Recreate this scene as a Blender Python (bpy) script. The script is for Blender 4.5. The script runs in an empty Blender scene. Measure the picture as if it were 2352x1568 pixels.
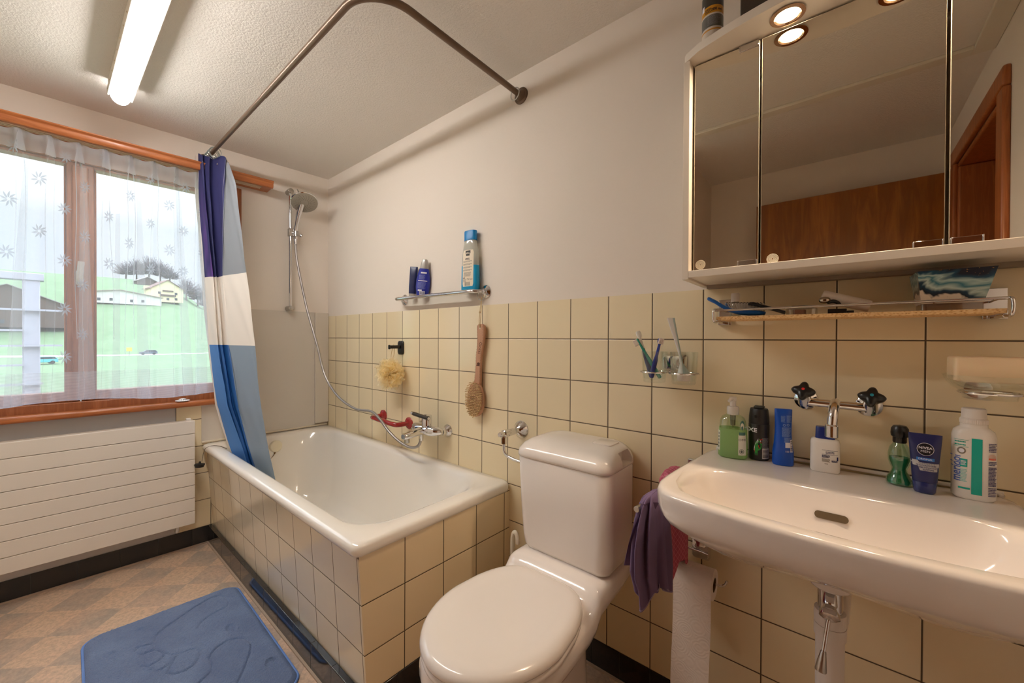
import bpy, bmesh, math, random
from mathutils import Vector, Matrix, noise
S = bpy.context.scene
COL = S.collection
PI = math.pi
random.seed(7)

# ------------------------------------------------------------------ mesh helpers
def ss(t):
    t = max(0.0, min(1.0, t)); return t*t*(3-2*t)

def lerp(a, b, t): return a+(b-a)*t

def interp(tab, x):
    """piecewise linear table [(x, v0, v1, ...)]"""
    if x <= tab[0][0]: return tab[0][1:]
    for p, q in zip(tab, tab[1:]):
        if x <= q[0]:
            t = (x-p[0])/(q[0]-p[0])
            return tuple(lerp(a, b, t) for a, b in zip(p[1:], q[1:]))
    return tab[-1][1:]

class MB:
    def __init__(self, M=None):
        self.v = []; self.f = []; self.m = []; self.uv = {}; self.M = M
    def add(self, verts, faces, m=0, T=None):
        b = len(self.v)
        for p in verts:
            p = Vector(p)
            if T is not None: p = T @ p
            self.v.append(p)
        for fc in faces:
            self.f.append([b+i for i in fc]); self.m.append(m)
        return b
    def box(self, x0, x1, y0, y1, z0, z1, m=0, T=None):
        vs = [(x, y, z) for x in (x0, x1) for y in (y0, y1) for z in (z0, z1)]
        fs = [(0,1,3,2), (4,6,7,5), (0,4,5,1), (2,3,7,6), (0,2,6,4), (1,5,7,3)]
        self.add(vs, fs, m, T); return self
    def rings(self, rs, m=0, cap0=True, cap1=True, closed=True, T=None):
        n = len(rs[0]); vs = [p for r in rs for p in r]; fs = []
        for i in range(len(rs)-1):
            for j in range(n if closed else n-1):
                k = (j+1) % n
                fs.append((i*n+j, i*n+k, (i+1)*n+k, (i+1)*n+j))
        if cap0: fs.append(tuple(range(n-1, -1, -1)))
        if cap1: fs.append(tuple((len(rs)-1)*n+j for j in range(n)))
        self.add(vs, fs, m, T); return self
    def lathe(self, prof, o=(0,0,0), axis=(0,0,1), n=28, m=0, cap0=True, cap1=True):
        Q = Vector((0,0,1)).rotation_difference(Vector(axis).normalized()).to_matrix().to_4x4()
        T = Matrix.Translation(o) @ Q
        rs = [[(r*math.cos(2*PI*j/n), r*math.sin(2*PI*j/n), z) for j in range(n)] for r, z in prof]
        return self.rings(rs, m, cap0, cap1, True, T)
    def tube(self, pts, r, n=12, m=0, cap=True, closed=False):
        pts = [Vector(p) for p in pts]; N = len(pts)
        rad = r if callable(r) else (lambda t: r)
        tan = []
        for i in range(N):
            a = pts[(i-1) % N] if (closed or i > 0) else pts[i]
            b = pts[(i+1) % N] if (closed or i < N-1) else pts[i]
            tan.append((b-a).normalized())
        up = Vector((0,0,1)) if abs(tan[0].z) < .9 else Vector((1,0,0))
        nx = tan[0].cross(up).normalized(); rs = []
        for i in range(N):
            if i: nx = tan[i-1].rotation_difference(tan[i]) @ nx
            nx = (nx-tan[i]*nx.dot(tan[i])).normalized()
            ny = tan[i].cross(nx); q = rad(i/(N-1) if N > 1 else 0)
            rs.append([pts[i]+nx*(q*math.cos(2*PI*j/n))+ny*(q*math.sin(2*PI*j/n)) for j in range(n)])
        if closed: rs.append(rs[0])
        return self.rings(rs, m, cap and not closed, cap and not closed)
    def cyl(self, a, b, r, n=20, m=0, r2=None):
        a = Vector(a); b = Vector(b); d = b-a
        return self.lathe([(r, 0), (r if r2 is None else r2, d.length)], a, d, n, m)
    def ball(self, c, r, n=18, m=0, sx=1, sy=1, sz=1):
        k = n//2
        rs = [[(c[0]+sx*r*math.sin(PI*i/k)*math.cos(2*PI*j/n), c[1]+sy*r*math.sin(PI*i/k)*math.sin(2*PI*j/n), c[2]-sz*r*math.cos(PI*i/k)) for j in range(n)] for i in range(1, k)]
        b0 = len(self.v); self.rings(rs, m, False, False)
        p = self.add([(c[0], c[1], c[2]-sz*r), (c[0], c[1], c[2]+sz*r)], [])
        L = b0+(k-2)*n
        for j in range(n):
            q = (j+1) % n
            self.f.append([p, b0+q, b0+j]); self.m.append(m)
            self.f.append([p+1, L+j, L+q]); self.m.append(m)
        return self
    def grid(self, fn, nu, nv, m=0, uv=False, mfn=None):
        b = len(self.v)
        for i in range(nu+1):
            for j in range(nv+1):
                self.v.append(Vector(fn(i/nu, j/nv)))
                if uv: self.uv[b+i*(nv+1)+j] = (i/nu, j/nv)
        for i in range(nu):
            for j in range(nv):
                a = b+i*(nv+1)+j
                self.f.append([a, a+nv+1, a+nv+2, a+1])
                self.m.append(mfn((i+.5)/nu, (j+.5)/nv) if mfn else m)
        return self
    def poly(self, pts, m=0, T=None):
        self.add(pts, [tuple(range(len(pts)))], m, T); return self
    def prism(self, poly, a0, a1, fn, m=0):
        """extrude polygon [(p,q)] from a0 to a1, fn(a,p,q)->xyz"""
        return self.rings([[fn(a0, *p) for p in poly], [fn(a1, *p) for p in poly]], m)
    def build(self, name, mats, parent=None, angle=38, bevel=0, seg=2, sub=0, recalc=True, solid=0):
        me = bpy.data.meshes.new(name)
        M = self.M
        me.from_pydata([tuple(M @ p) if M is not None else tuple(p) for p in self.v], [], self.f)
        if not isinstance(mats, (list, tuple)): mats = [mats]
        for x in mats: me.materials.append(x)
        me.polygons.foreach_set('material_index', self.m)
        if self.uv:
            lay = me.uv_layers.new(name='UVMap')
            for l in me.loops: lay.data[l.index].uv = self.uv.get(l.vertex_index, (0, 0))
        if recalc:
            bm = bmesh.new(); bm.from_mesh(me)
            bmesh.ops.recalc_face_normals(bm, faces=bm.faces); bm.to_mesh(me); bm.free()
        me.polygons.foreach_set('use_smooth', [angle > 0]*len(me.polygons))
        if angle > 0: me.set_sharp_from_angle(angle=math.radians(angle))
        me.update()
        o = bpy.data.objects.new(name, me); COL.objects.link(o)
        if parent is not None: put(o, parent)
        if solid:
            d = o.modifiers.new('solid', 'SOLIDIFY'); d.thickness = solid; d.offset = 0
        if bevel:
            b = o.modifiers.new('bevel', 'BEVEL'); b.width = bevel; b.segments = seg
            b.limit_method = 'ANGLE'; b.angle_limit = math.radians(35)
        if sub:
            q = o.modifiers.new('sub', 'SUBSURF'); q.levels = sub; q.render_levels = sub
        return o

def put(o, parent):
    o.parent = parent
    if parent.type == 'EMPTY': o.matrix_parent_inverse = Matrix.Translation(-parent.location)

def tag(o, label, cat, group=None, kind=None):
    o['label'] = label; o['category'] = cat
    if group: o['group'] = group
    if kind: o['kind'] = kind
    return o

def thing(name, label, cat, loc, group=None, kind=None):
    o = bpy.data.objects.new(name, None); COL.objects.link(o)
    o.location = loc; o.empty_display_size = .02
    return tag(o, label, cat, group, kind)

def rrect(x0, x1, y0, y1, r, z, k=8):
    r = min(r, (x1-x0)/2-1e-5, (y1-y0)/2-1e-5); out = []
    for cx, cy, a in ((x1-r, y1-r, 0), (x0+r, y1-r, PI/2), (x0+r, y0+r, PI), (x1-r, y0+r, 1.5*PI)):
        for i in range(k+1):
            t = a+PI/2*i/k; out.append((cx+r*math.cos(t), cy+r*math.sin(t), z))
    return out

def sup(cx, cy, z, wx, wy, n=2.0, rot=0.0, N=44):
    out = []
    for j in range(N):
        t = 2*PI*j/N; c = math.cos(t); s = math.sin(t)
        x = wx*abs(c)**(2/n)*(1 if c >= 0 else -1); y = wy*abs(s)**(2/n)*(1 if s >= 0 else -1)
        out.append((cx+x*math.cos(rot)-y*math.sin(rot), cy+x*math.sin(rot)+y*math.cos(rot), z))
    return out

def spline(pts, k=6, closed=False):
    P = [Vector(p) for p in pts]; N = len(P); out = []
    for i in range(N if closed else N-1):
        if closed: a, b, c, d = P[i-1], P[i], P[(i+1) % N], P[(i+2) % N]
        else: a, b, c, d = P[max(i-1, 0)], P[i], P[i+1], P[min(i+2, N-1)]
        for j in range(k):
            t = j/k
            out.append(.5*((2*b)+(c-a)*t+(2*a-5*b+4*c-d)*t*t+(3*b-a-3*c+d)*t**3))
    if not closed: out.append(P[-1])
    return out

def circle(c, ax, ay, r, n=32):
    c = Vector(c); ax = Vector(ax); ay = Vector(ay)
    return [c+ax*(r*math.cos(2*PI*i/n))+ay*(r*math.sin(2*PI*i/n)) for i in range(n)]

# text outlines as meshes (2D verts and faces)
_tc = {}
def text2d(s, size=1.0, align='CENTER', bold=0.0):
    key = (s, align, bold)
    if key not in _tc:
        cu = bpy.data.curves.new('t', 'FONT'); cu.body = s; cu.size = 1; cu.align_x = align; cu.align_y = 'CENTER'
        cu.offset = bold; cu.resolution_u = 3
        o = bpy.data.objects.new('t', cu); COL.objects.link(o)
        dg = bpy.context.evaluated_depsgraph_get(); dg.update()
        me = bpy.data.meshes.new_from_object(o.evaluated_get(dg))
        bm = bmesh.new(); bm.from_mesh(me)
        bmesh.ops.triangulate(bm, faces=bm.faces)
        bmesh.ops.subdivide_edges(bm, edges=[e for e in bm.edges if e.calc_length() > .25], cuts=1)
        bm.verts.index_update()
        _tc[key] = ([(v.co.x, v.co.y) for v in bm.verts], [[v.index for v in f.verts] for f in bm.faces])
        bm.free(); bpy.data.objects.remove(o); bpy.data.curves.remove(cu); bpy.data.meshes.remove(me)
    V, F = _tc[key]
    return [(x*size, y*size) for x, y in V], F

def write(mb, surf, s, size, a, z, m=0, rot=0.0, align='CENTER', sx=1.0, eps=.0007, bold=0.0):
    V, F = text2d(s, size, align, bold); c, n = math.cos(rot), math.sin(rot)
    mb.add([surf(a+x*sx*c-y*n, z+x*sx*n+y*c, eps) for x, y in V], F, m)

def patch(mb, surf, a0, a1, z0, z1, m=0, na=10, nz=6, eps=.0004, sh=None):
    f = sh or (lambda u, v: (lerp(a0, a1, u), lerp(z0, z1, v)))
    mb.grid(lambda u, v: surf(*f(u, v), eps), na, nz, m)

def disc(mb, surf, a, z, ra, rz, m=0, eps=.0006, r0=0.0, n=28):
    if r0:
        mb.grid(lambda u, v: surf(a+ra*lerp(r0, 1, v)*math.cos(2*PI*u), z+rz*lerp(r0, 1, v)*math.sin(2*PI*u), eps), n, 1, m)
    else:
        mb.grid(lambda u, v: surf(a+ra*max(v, 1e-3)*math.cos(2*PI*u), z+rz*max(v, 1e-3)*math.sin(2*PI*u), eps), n, 3, m)

def fineprint(mb, surf, a0, a1, z0, z1, rows, m=0, eps=.0006, fill=.55, slant=0.0, rnd=None):
    R = rnd or random.Random(3); h = (z1-z0)/rows
    for i in range(rows):
        zz = z1-(i+.5)*h; x = a0; end = a1-(a1-a0)*R.random()*.25
        while x < end:
            w = (a1-a0)*R.uniform(.05, .16); e = min(x+w, end)
            patch(mb, surf, x, e, zz-h*fill/2, zz+h*fill/2, m, 2, 1, eps,
                  (lambda x=x, e=e, zz=zz: (lambda u, v: (lerp(x, e, u), zz+(v-.5)*h*fill+slant*(lerp(x, e, u)-a0))))())
            x = e+(a1-a0)*.022

def barcode(mb, surf, a0, a1, z0, z1, m=0, vert=True, n=18, eps=.0008):
    R = random.Random(5)
    for i in range(n):
        t0 = (i+R.uniform(0, .2))/n; t1 = (i+R.uniform(.35, .8))/n
        if vert: patch(mb, surf, lerp(a0, a1, t0), lerp(a0, a1, t1), z0, z1, m, 1, 2, eps)
        else: patch(mb, surf, a0, a1, lerp(z0, z1, t0), lerp(z0, z1, t1), m, 3, 1, eps)

class Bottle:
    """superellipse loft; secs = [(z, wx, wy, n)] absolute z"""
    def __init__(self, cx, cy, rot, secs):
        self.cx, self.cy, self.rot, self.secs = cx, cy, rot, secs
    def mb(self, inset=0.0, z0=None, z1=None, N=44):
        out = MB(); rs = []
        for z, wx, wy, n in self.secs:
            if z0 is not None and z < z0: continue
            if z1 is not None and z > z1: continue
            rs.append(sup(self.cx, self.cy, z, wx-inset, wy-inset, n, self.rot, N))
        if z0 is not None:
            wx, wy, n = interp(self.secs, z0); rs.insert(0, sup(self.cx, self.cy, z0, wx-inset, wy-inset, n, self.rot, N))
        if z1 is not None:
            wx, wy, n = interp(self.secs, z1); rs.append(sup(self.cx, self.cy, z1, wx-inset, wy-inset, n, self.rot, N))
        return out.rings(rs)
    def surf(self, a, z, eps=.0005):
        wx, wy, n = interp(self.secs, z)
        q = min(abs(a)/wx, .999)
        y = -wy*(1-q**n)**(1/n)-eps
        c, s = math.cos(self.rot), math.sin(self.rot)
        return (self.cx+a*c-y*s, self.cy+a*s+y*c, z)

# ------------------------------------------------------------------ materials
def lin(c):
    return tuple((x/255/12.92 if x/255 <= .04045 else ((x/255+.055)/1.055)**2.4) for x in c)+(1,)

class NT:
    def __init__(self, name):
        self.mat = bpy.data.materials.new(name); self.mat.use_nodes = True
        self.t = self.mat.node_tree; self.t.nodes.clear()
        self.out = self.n('ShaderNodeOutputMaterial')
    def n(self, typ, ins=None, **kw):
        x = self.t.nodes.new(typ)
        for k, v in kw.items(): setattr(x, k, v)
        for k, v in (ins or {}).items():
            s = x.inputs[k]
            if isinstance(v, bpy.types.NodeSocket): self.t.links.new(v, s)
            else: s.default_value = v
        return x
    def math(self, op, a, b=0.0, c=0.0):
        return self.n('ShaderNodeMath', {0: a, 1: b, 2: c}, operation=op).outputs[0]
    def mix(self, f, a, b):
        x = self.n('ShaderNodeMix', data_type='RGBA')
        for k, v in ((0, f), (6, a), (7, b)):
            if isinstance(v, bpy.types.NodeSocket): self.t.links.new(v, x.inputs[k])
            else: x.inputs[k].default_value = v
        return x.outputs[2]
    def obj(self): return self.n('ShaderNodeTexCoord').outputs['Object']
    def noise(self, scale, vec=None, detail=3, rough=.5, dist=0.0):
        d = {'Scale': scale, 'Detail': detail, 'Roughness': rough, 'Distortion': dist}
        if vec is not None: d['Vector'] = vec
        return self.n('ShaderNodeTexNoise', d).outputs[0]
    def ramp(self, f, *stops):
        x = self.n('ShaderNodeValToRGB', {0: f}); e = x.color_ramp.elements
        while len(e) < len(stops): e.new(.5)
        for i, (p, c) in enumerate(stops): e[i].position = p; e[i].color = c
        return x.outputs[0]
    def bump(self, h, strength=.2, dist=.01, normal=None):
        d = {'Height': h, 'Strength': strength, 'Distance': dist}
        if normal is not None: d['Normal'] = normal
        return self.n('ShaderNodeBump', d).outputs[0]
    def bsdf(self, **kw):
        ins = {k.replace('_', ' '): v for k, v in kw.items()}
        b = self.n('ShaderNodeBsdfPrincipled', ins); self.surface(b.outputs[0]); return b
    def surface(self, s): self.t.links.new(s, self.out.inputs[0])

_mc = {}
def mat(name, col, rough=.45, metal=0.0, **kw):
    if name in _mc: return _mc[name]
    t = NT(name); t.bsdf(Base_Color=lin(col), Roughness=rough, Metallic=metal, **kw)
    _mc[name] = t.mat; return t.mat

def m_bumpy(name, col, rough, scale, strength, dist=.004, col2=None, cscale=3.0, detail=4, **kw):
    t = NT(name); o = t.obj(); c = lin(col)
    if col2: c = t.mix(t.ramp(t.noise(cscale, o, 4), (.35, (0,0,0,1)), (.7, (1,1,1,1))), lin(col), lin(col2))
    t.bsdf(Base_Color=c, Roughness=rough, Normal=t.bump(t.noise(scale, o, detail, .6), strength, dist), **kw)
    return t.mat

def m_tile(name, u, v, u0, v0, p, pv, col, grout, g=.0032, rough=.12, tint=.06):
    """square glazed tiles; u, v are unit vectors picking the two tile axes in object space"""
    t = NT(name); o = t.obj()
    def ax(d, off, pitch):
        q = t.n('ShaderNodeVectorMath', {0: o, 1: d}, operation='DOT_PRODUCT').outputs['Value']
        q = t.math('DIVIDE', t.math('SUBTRACT', q, off), pitch)
        fr = t.math('FRACT', q)
        e = t.math('MINIMUM', fr, t.math('SUBTRACT', 1.0, fr))
        return t.math('MULTIPLY', e, pitch), t.math('FLOOR', q)
    eu, iu = ax(u, u0, p); ev, iv = ax(v, v0, pv)
    e = t.math('MINIMUM', eu, ev)
    mask = t.math('GREATER_THAN', e, g/2)
    h = t.n('ShaderNodeMapRange', {0: e, 1: g/2-.0004, 2: g/2+.0022, 3: 0.0, 4: 1.0}, interpolation_type='SMOOTHSTEP').outputs[0]
    wn = t.n('ShaderNodeTexWhiteNoise', {0: t.n('ShaderNodeCombineXYZ', {0: iu, 1: iv}).outputs[0]}, noise_dimensions='3D').outputs[0]
    dark = tuple(x*(1-tint) for x in lin(col)[:3])+(1,)
    c = t.mix(wn, lin(col), dark)
    gc = t.mix(t.noise(9, o, 2), lin(grout), tuple(x*.45 for x in lin(grout)[:3])+(1,))
    c = t.mix(mask, gc, c)
    r = t.math('ADD', t.math('MULTIPLY', mask, rough-.7), .7)
    wav = t.noise(14, o, 2)
    nb = t.bump(wav, .035, .01)
    t.bsdf(Base_Color=c, Roughness=r, Normal=t.bump(h, .6, .0015, nb), Coat_Weight=t.math('MULTIPLY', mask, .3), Coat_Roughness=.04)
    return t.mat

def m_wood(name, c1, c2, axis=(1, 0, 0), scale=14.0, rough=.42, stretch=14.0, coat=.12):
    t = NT(name); o = t.obj()
    sc = [1.0 if a else stretch for a in axis]
    mp = t.n('ShaderNodeMapping', {'Vector': o, 'Scale': sc}).outputs[0]
    f = t.noise(scale*.35, mp, 6, .6, .8)
    c = t.ramp(f, (.3, lin(c1)), (.55, lin(c2)), (.75, lin(tuple(x*.82 for x in c1))))
    t.bsdf(Base_Color=c, Roughness=rough, Coat_Weight=coat, Coat_Roughness=.15, Normal=t.bump(f, .05, .002))
    return t.mat

def m_clear(name, tint=(255, 255, 255), gloss=.08, rough=.03, body=0.0, bcol=(255, 255, 255)):
    """thin clear plastic or glass: transparent with a fresnel sheen and an optional milky share"""
    t = NT(name)
    tr = t.n('ShaderNodeBsdfTransparent', {0: lin(tint)}).outputs[0]
    gl = t.n('ShaderNodeBsdfGlossy', {0: (1, 1, 1, 1), 'Roughness': rough}).outputs[0]
    lw = t.n('ShaderNodeLayerWeight', {0: .35}).outputs['Facing']
    f = t.math('ADD', t.math('MULTIPLY', t.math('POWER', lw, 2.2), .55), gloss)
    s = tr
    if body:
        d = t.n('ShaderNodeBsdfDiffuse', {0: lin(bcol)}).outputs[0]
        tl = t.n('ShaderNodeBsdfTranslucent', {0: lin(bcol)}).outputs[0]
        s = t.n('ShaderNodeMixShader', {0: body, 1: tr, 2: t.n('ShaderNodeMixShader', {0: .4, 1: d, 2: tl}).outputs[0]}).outputs[0]
    t.surface(t.n('ShaderNodeMixShader', {0: f, 1: s, 2: gl}).outputs[0]); return t.mat

def m_sheer(name, opac, col=(212, 213, 220)):
    t = NT(name)
    tr = t.n('ShaderNodeBsdfTransparent', {0: (1, 1, 1, 1)}).outputs[0]
    d = t.n('ShaderNodeBsdfDiffuse', {0: lin(col)}).outputs[0]
    tl = t.n('ShaderNodeBsdfTranslucent', {0: lin(col)}).outputs[0]
    b = t.n('ShaderNodeMixShader', {0: .55, 1: d, 2: tl}).outputs[0]
    if name.endswith('hem'):
        o = t.obj(); z = t.n('ShaderNodeSeparateXYZ', {0: o}).outputs[2]
        w = t.math('GREATER_THAN', t.math('FRACT', t.math('MULTIPLY', z, 190.0)), .45)
        opac = t.math('ADD', t.math('MULTIPLY', w, .2), opac-.1)
    t.surface(t.n('ShaderNodeMixShader', {0: opac, 1: tr, 2: b}).outputs[0]); return t.mat

def m_emit(name, col, st):
    t = NT(name); t.surface(t.n('ShaderNodeEmission', {0: lin(col), 1: st}).outputs[0]); return t.mat

TH = .05
A0 = Vector((-.01, 0, 0)); AT = Vector((-math.sin(TH), -math.cos(TH), 0)); AN = Vector((math.cos(TH), -math.sin(TH), 0))
MA = Matrix(((AT.x, AN.x, 0, A0.x), (AT.y, AN.y, 0, 0), (0, 0, 1, 0), (0, 0, 0, 1)))   # window-wall frame: (along, out, up)
def WA(s, d, z): return MA @ Vector((s, d, z))

M_plaster = m_bumpy('wall_plaster', (230, 221, 210), .8, 120, .12, .003)
M_ceil = m_bumpy('textured_ceiling', (230, 226, 220), .85, 125, .42, .010, detail=5)
M_grey = m_bumpy('grey_paint', (196, 194, 194), .7, 90, .08)
TILE = (234, 219, 184); GROUT = (104, 88, 66)
M_tileB = m_tile('cream_tiles_back', (1,0,0), (0,0,1), .11, .0945, .152, .152, TILE, GROUT)
M_tileA = m_tile('cream_tiles_window', tuple(AT), (0,0,1), .648, .0945, .152, .152, TILE, GROUT)
M_porc = mat('white_porcelain', (232, 226, 221), .12, Coat_Weight=.5, Coat_Roughness=.04)
M_enamel = mat('white_enamel', (236, 232, 224), .16, Coat_Weight=.5, Coat_Roughness=.05)
M_seat = mat('toilet_plastic', (230, 224, 218), .2, Coat_Weight=.3, Coat_Roughness=.08)
M_chrome = mat('chrome', (226, 226, 228), .08, 1.0)
M_satin = mat('satin_steel', (190, 186, 180), .28, 1.0)
M_black = mat('black_plastic', (22, 22, 22), .3)
M_rubber = mat('black_rubber', (28, 28, 28), .55)
M_white = mat('white_plastic', (235, 232, 228), .35)
M_lacq = mat('white_lacquer', (226, 218, 206), .3)
M_wood = m_wood('orange_wood', (190, 116, 62), (164, 92, 46), (0, 1, 0))
M_woodv = m_wood('orange_wood_upright', (184, 118, 76), (158, 94, 56), (0, 0, 1))
M_door = m_wood('brown_door_veneer', (176, 108, 40), (140, 80, 24), (0, 0, 1), 9, .35, 9)
M_doorf = m_wood('red_brown_frame', (188, 112, 62), (158, 88, 42), (0, 0, 1))
# ------------------------------------------------------------------ the room
H = 2.247; XR = 3.13; YR = -2.15
def struct(o, label, cat): return tag(o, label, cat, kind='structure')

t = NT('vinyl_floor'); o_ = t.obj()
ck = t.n('ShaderNodeTexChecker', {'Vector': t.n('ShaderNodeMapping', {'Vector': o_, 'Location': (-.8392, .6306, 0), 'Rotation': (0, 0, PI/4)}).outputs[0], 'Scale': 1/.1505})
base = t.mix(ck.outputs[1], lin((206, 178, 152)), lin((166, 152, 138)))
n1 = t.noise(9, o_, 6, .65); n2 = t.noise(70, o_, 5, .7)
base = t.mix(t.ramp(n1, (.38, (0,0,0,1)), (.68, (.75,.75,.75,1))), base, lin((212, 176, 150)))
base = t.mix(t.ramp(n2, (.35, (.55,.55,.55,1)), (.6, (0,0,0,1))), base, lin((142, 126, 112)))
t.bsdf(Base_Color=base, Roughness=.42, Normal=t.bump(n2, .08, .002))
M_floor = t.mat
struct(MB().box(-.4, XR+.02, YR-.02, .02, -.1, 0).build('floor', M_floor, angle=0), 'checked beige and grey vinyl floor', 'floor')
struct(MB().box(-.4, XR+.1, YR-.1, .1, H, H+.1).build('ceiling', M_ceil, angle=0), 'rough white textured ceiling', 'ceiling')
m = MB(); m.box(-.12, XR+.15, .003, .15, 1.3065, H, 0); m.box(-.12, XR+.15, 0, .15, -.05, 1.3065, 1)
struct(m.build('wall_back', [M_plaster, M_tileB], angle=0), 'white wall with cream tiles below, behind toilet and washbasin', 'wall')
m = MB(MA)
m.box(-.05, .50, -.25, 0, 0, H); m.box(1.80, 2.35, -.25, 0, 0, H); m.box(.50, 1.80, -.25, 0, 2.04, H)
m.box(.50, 1.80, -.25, 0, 0, .79, 1)
m.box(.69, .80, -.002, .004, .09, .78, 2); m.box(.60, .69, -.002, .004, .09, .566, 2)
struct(m.build('wall_window', [M_plaster, M_grey, M_tileA], angle=0), 'white wall around the curtained window', 'wall')
m = MB(); D0, D1 = -1.945, -1.245
m.box(XR, XR+.14, D1, .1, 0, H); m.box(XR, XR+.14, YR-.1, D0, 0, H); m.box(XR, XR+.14, D0, D1, 2.02, H)
struct(m.build('wall_right', M_plaster, angle=0), 'white wall holding the doorway, seen in the mirror', 'wall')
struct(MB().box(-.4, XR+.2, YR-.14, YR, 0, H).build('wall_rear', M_plaster, angle=0), 'plain white wall seen in the mirror above the open door', 'wall')
struct(MB().box(1.89, 1.99, YR, -1.45, 0, H).build('wall_partition', M_plaster, angle=0), 'short white partition at the left edge of the mirror', 'wall')
m = MB(); m.box(3.95, 4.0, -2.7, -.7, 0, 2.35); m.box(XR+.14, 4.0, -2.75, -2.7, 0, 2.35); m.box(XR+.14, 4.0, -.7, -.65, 0, 2.35); m.box(XR+.14, 4.0, -2.75, -.65, 2.35, 2.4); m.box(XR+.02, 4.0, -2.75, -.65, -.1, 0)
struct(m.build('wall_hallway', M_door, angle=0), 'brown wood panelled wall beyond the doorway', 'wall')
M_batten = mat('painted_batten', (222, 216, 202), .6)
struct(MB().box(1.99, XR-.06, -1.36, -1.31, H-.014, H).build('trim_1', M_batten, bevel=.003), 'painted batten across the ceiling, seen in the mirror', 'trim')
struct(MB().box(XR-.06, XR, -1.36, 0, H-.014, H).build('trim_2', M_batten, bevel=.003), 'painted batten along the right wall, seen in the mirror', 'trim')

# baseboards: black glazed tiles
BB = (30, 30, 31)
M_bbB = m_tile('black_tiles_back', (1,0,0), (0,0,1), .055, -.5, .104, 2, BB, (46, 50, 40), .002, .1, .25)
M_bbA = m_tile('black_tiles_window', tuple(AT), (0,0,1), .02, -.5, .142, 2, BB, (64, 64, 62), .002, .25, .25)
struct(MB().box(1.66, XR, -.004, 0, 0, .0945).build('baseboard_back', M_bbB, angle=0), 'black tile skirting below the washbasin', 'skirting')
struct(MB(MA).box(.655, 2.2, 0, .006, 0, .094).build('baseboard_window', M_bbA, angle=0), 'black tile skirting under the radiator', 'skirting')
M_caulk = mat('grey_caulk', (170, 150, 130), .6)
m = MB(); m.box(1.66, XR, -.012, -.004, 0, .006)
struct(m.build('trim_3', M_caulk, angle=0), 'pale caulk bead along the back skirting', 'trim')
m = MB(MA); m.box(.66, 2.2, .006, .014, 0, .006)
struct(m.build('trim_4', M_caulk, angle=0), 'pale caulk bead along the window skirting', 'trim')

# tiled walls boxing in the bath; the front one leans inwards towards the floor
SL = .065
def yf(z): return -.666+(.5204-z)*SL
M_tileF = m_tile('cream_tiles_bath_front', (1,0,0), (0,0,1), .679, .0592, .156, .1545, (228, 217, 192), GROUT, .0026)
M_tileE = m_tile('cream_tiles_bath_end', (0,1,0), (0,0,1), -.5078, .0592, .1585, .1545, (234, 216, 180), (86, 70, 48), .003)
def xe(y): return 1.640+(y+.03)*.021
m = MB()
z0, z1 = .085, .531
m.rings([[(-.06, yf(z), z) for z in (z0, z1)]+[(-.06, yf(z)+.012, z) for z in (z1, z0)],
         [(xe(yf(.5))-.004, yf(z), z) for z in (z0, z1)]+[(xe(yf(.5))-.004, yf(z)+.012, z) for z in (z1, z0)]])
struct(m.build('wall_bath_front', M_tileF, angle=0, bevel=.004), 'cream tiled front of the bathtub', 'bath panel')
m = MB()
m.rings([[(xe(-.66)-.012, yf(z)+.0005, z) for z in (z0, z1)]+[(xe(-.66), yf(z)+.0005, z) for z in (z1, z0)],
         [(xe(0)-.012, 0, z) for z in (z0, z1)]+[(xe(0), 0, z) for z in (z1, z0)]])
struct(m.build('wall_bath_end', M_tileE, angle=0), 'cream tiled end of the bathtub beside the toilet', 'bath panel')
struct(MB().box(-.07, 1.622, -.660, -.640, 0, .0945).build('baseboard_bath_front', m_tile('black_tiles_bath', (1,0,0), (0,0,1), .08, -.5, .152, 2, BB, (50, 46, 42), .002, .12, .25), bevel=.002), 'black tile skirting under the bathtub front', 'skirting')
struct(MB().box(1.612, 1.634, -.655, 0, 0, .0945).build('baseboard_bath_end', m_tile('black_tiles_bath_end', (0,1,0), (0,0,1), 0, -.5, .107, 2, BB, (46, 50, 40), .002, .12, .25), bevel=.002), 'black tile skirting under the bathtub end', 'skirting')
m = MB(); m.box(-.06, 1.63, -.668, -.660, 0, .006)
struct(m.build('trim_5', M_caulk, angle=0), 'pale caulk bead along the bathtub skirting', 'trim')

# ------------------------------------------------------------------ window
W = thing('window_1', 'two sash wooden window behind the sheer curtain', 'window', WA(1.145, 0, .8), kind='structure')
m = MB(MA)
for a, b in ((.50, .565), (1.735, 1.80)): m.box(a, b, -.13, .004, .80, 2.04)
m.box(.565, 1.735, -.13, -.0, 1.985, 2.04); m.box(.565, 1.735, -.13, 0, .79, .85)
m.build('frame', M_woodv, W, bevel=.004)
M_pane = m_clear('window_glass', (248, 252, 255), .03, .0)
for a, b in ((.565, 1.143), (1.147, 1.735)):
    m = MB(MA); p0 = a+(.055 if a < 1 else .043); p1 = b-(.043 if a < 1 else .055)
    m.box(a, p0, -.075, -.02, .85, 1.985); m.box(p1, b, -.075, -.02, .85, 1.985)
    m.box(p0, p1, -.075, -.02, .85, .897); m.box(p0, p1, -.075, -.02, 1.972, 1.985)
    for q in ((p0, p0+.008), (p1-.008, p1)): m.box(q[0], q[1], -.07, -.035, .897, 1.972)
    s_ = m.build('sash', M_woodv, W, bevel=.004)
    MB(MA).box(p0-.01, p1+.01, -.054, -.050, .885, 1.98).build('pane', M_pane, s_, angle=0)
m = MB(MA); m.box(1.118, 1.172, -.021, -.008, .86, 1.97); m.build('cover_strip', M_woodv, W, bevel=.005)
m = MB(MA)
m.rings([rrect(1.136, 1.160, 1.40, 1.475, .012, d) for d in (-.01, .004)], T=Matrix(((1,0,0,0),(0,0,1,0),(0,1,0,0),(0,0,0,1))))
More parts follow.
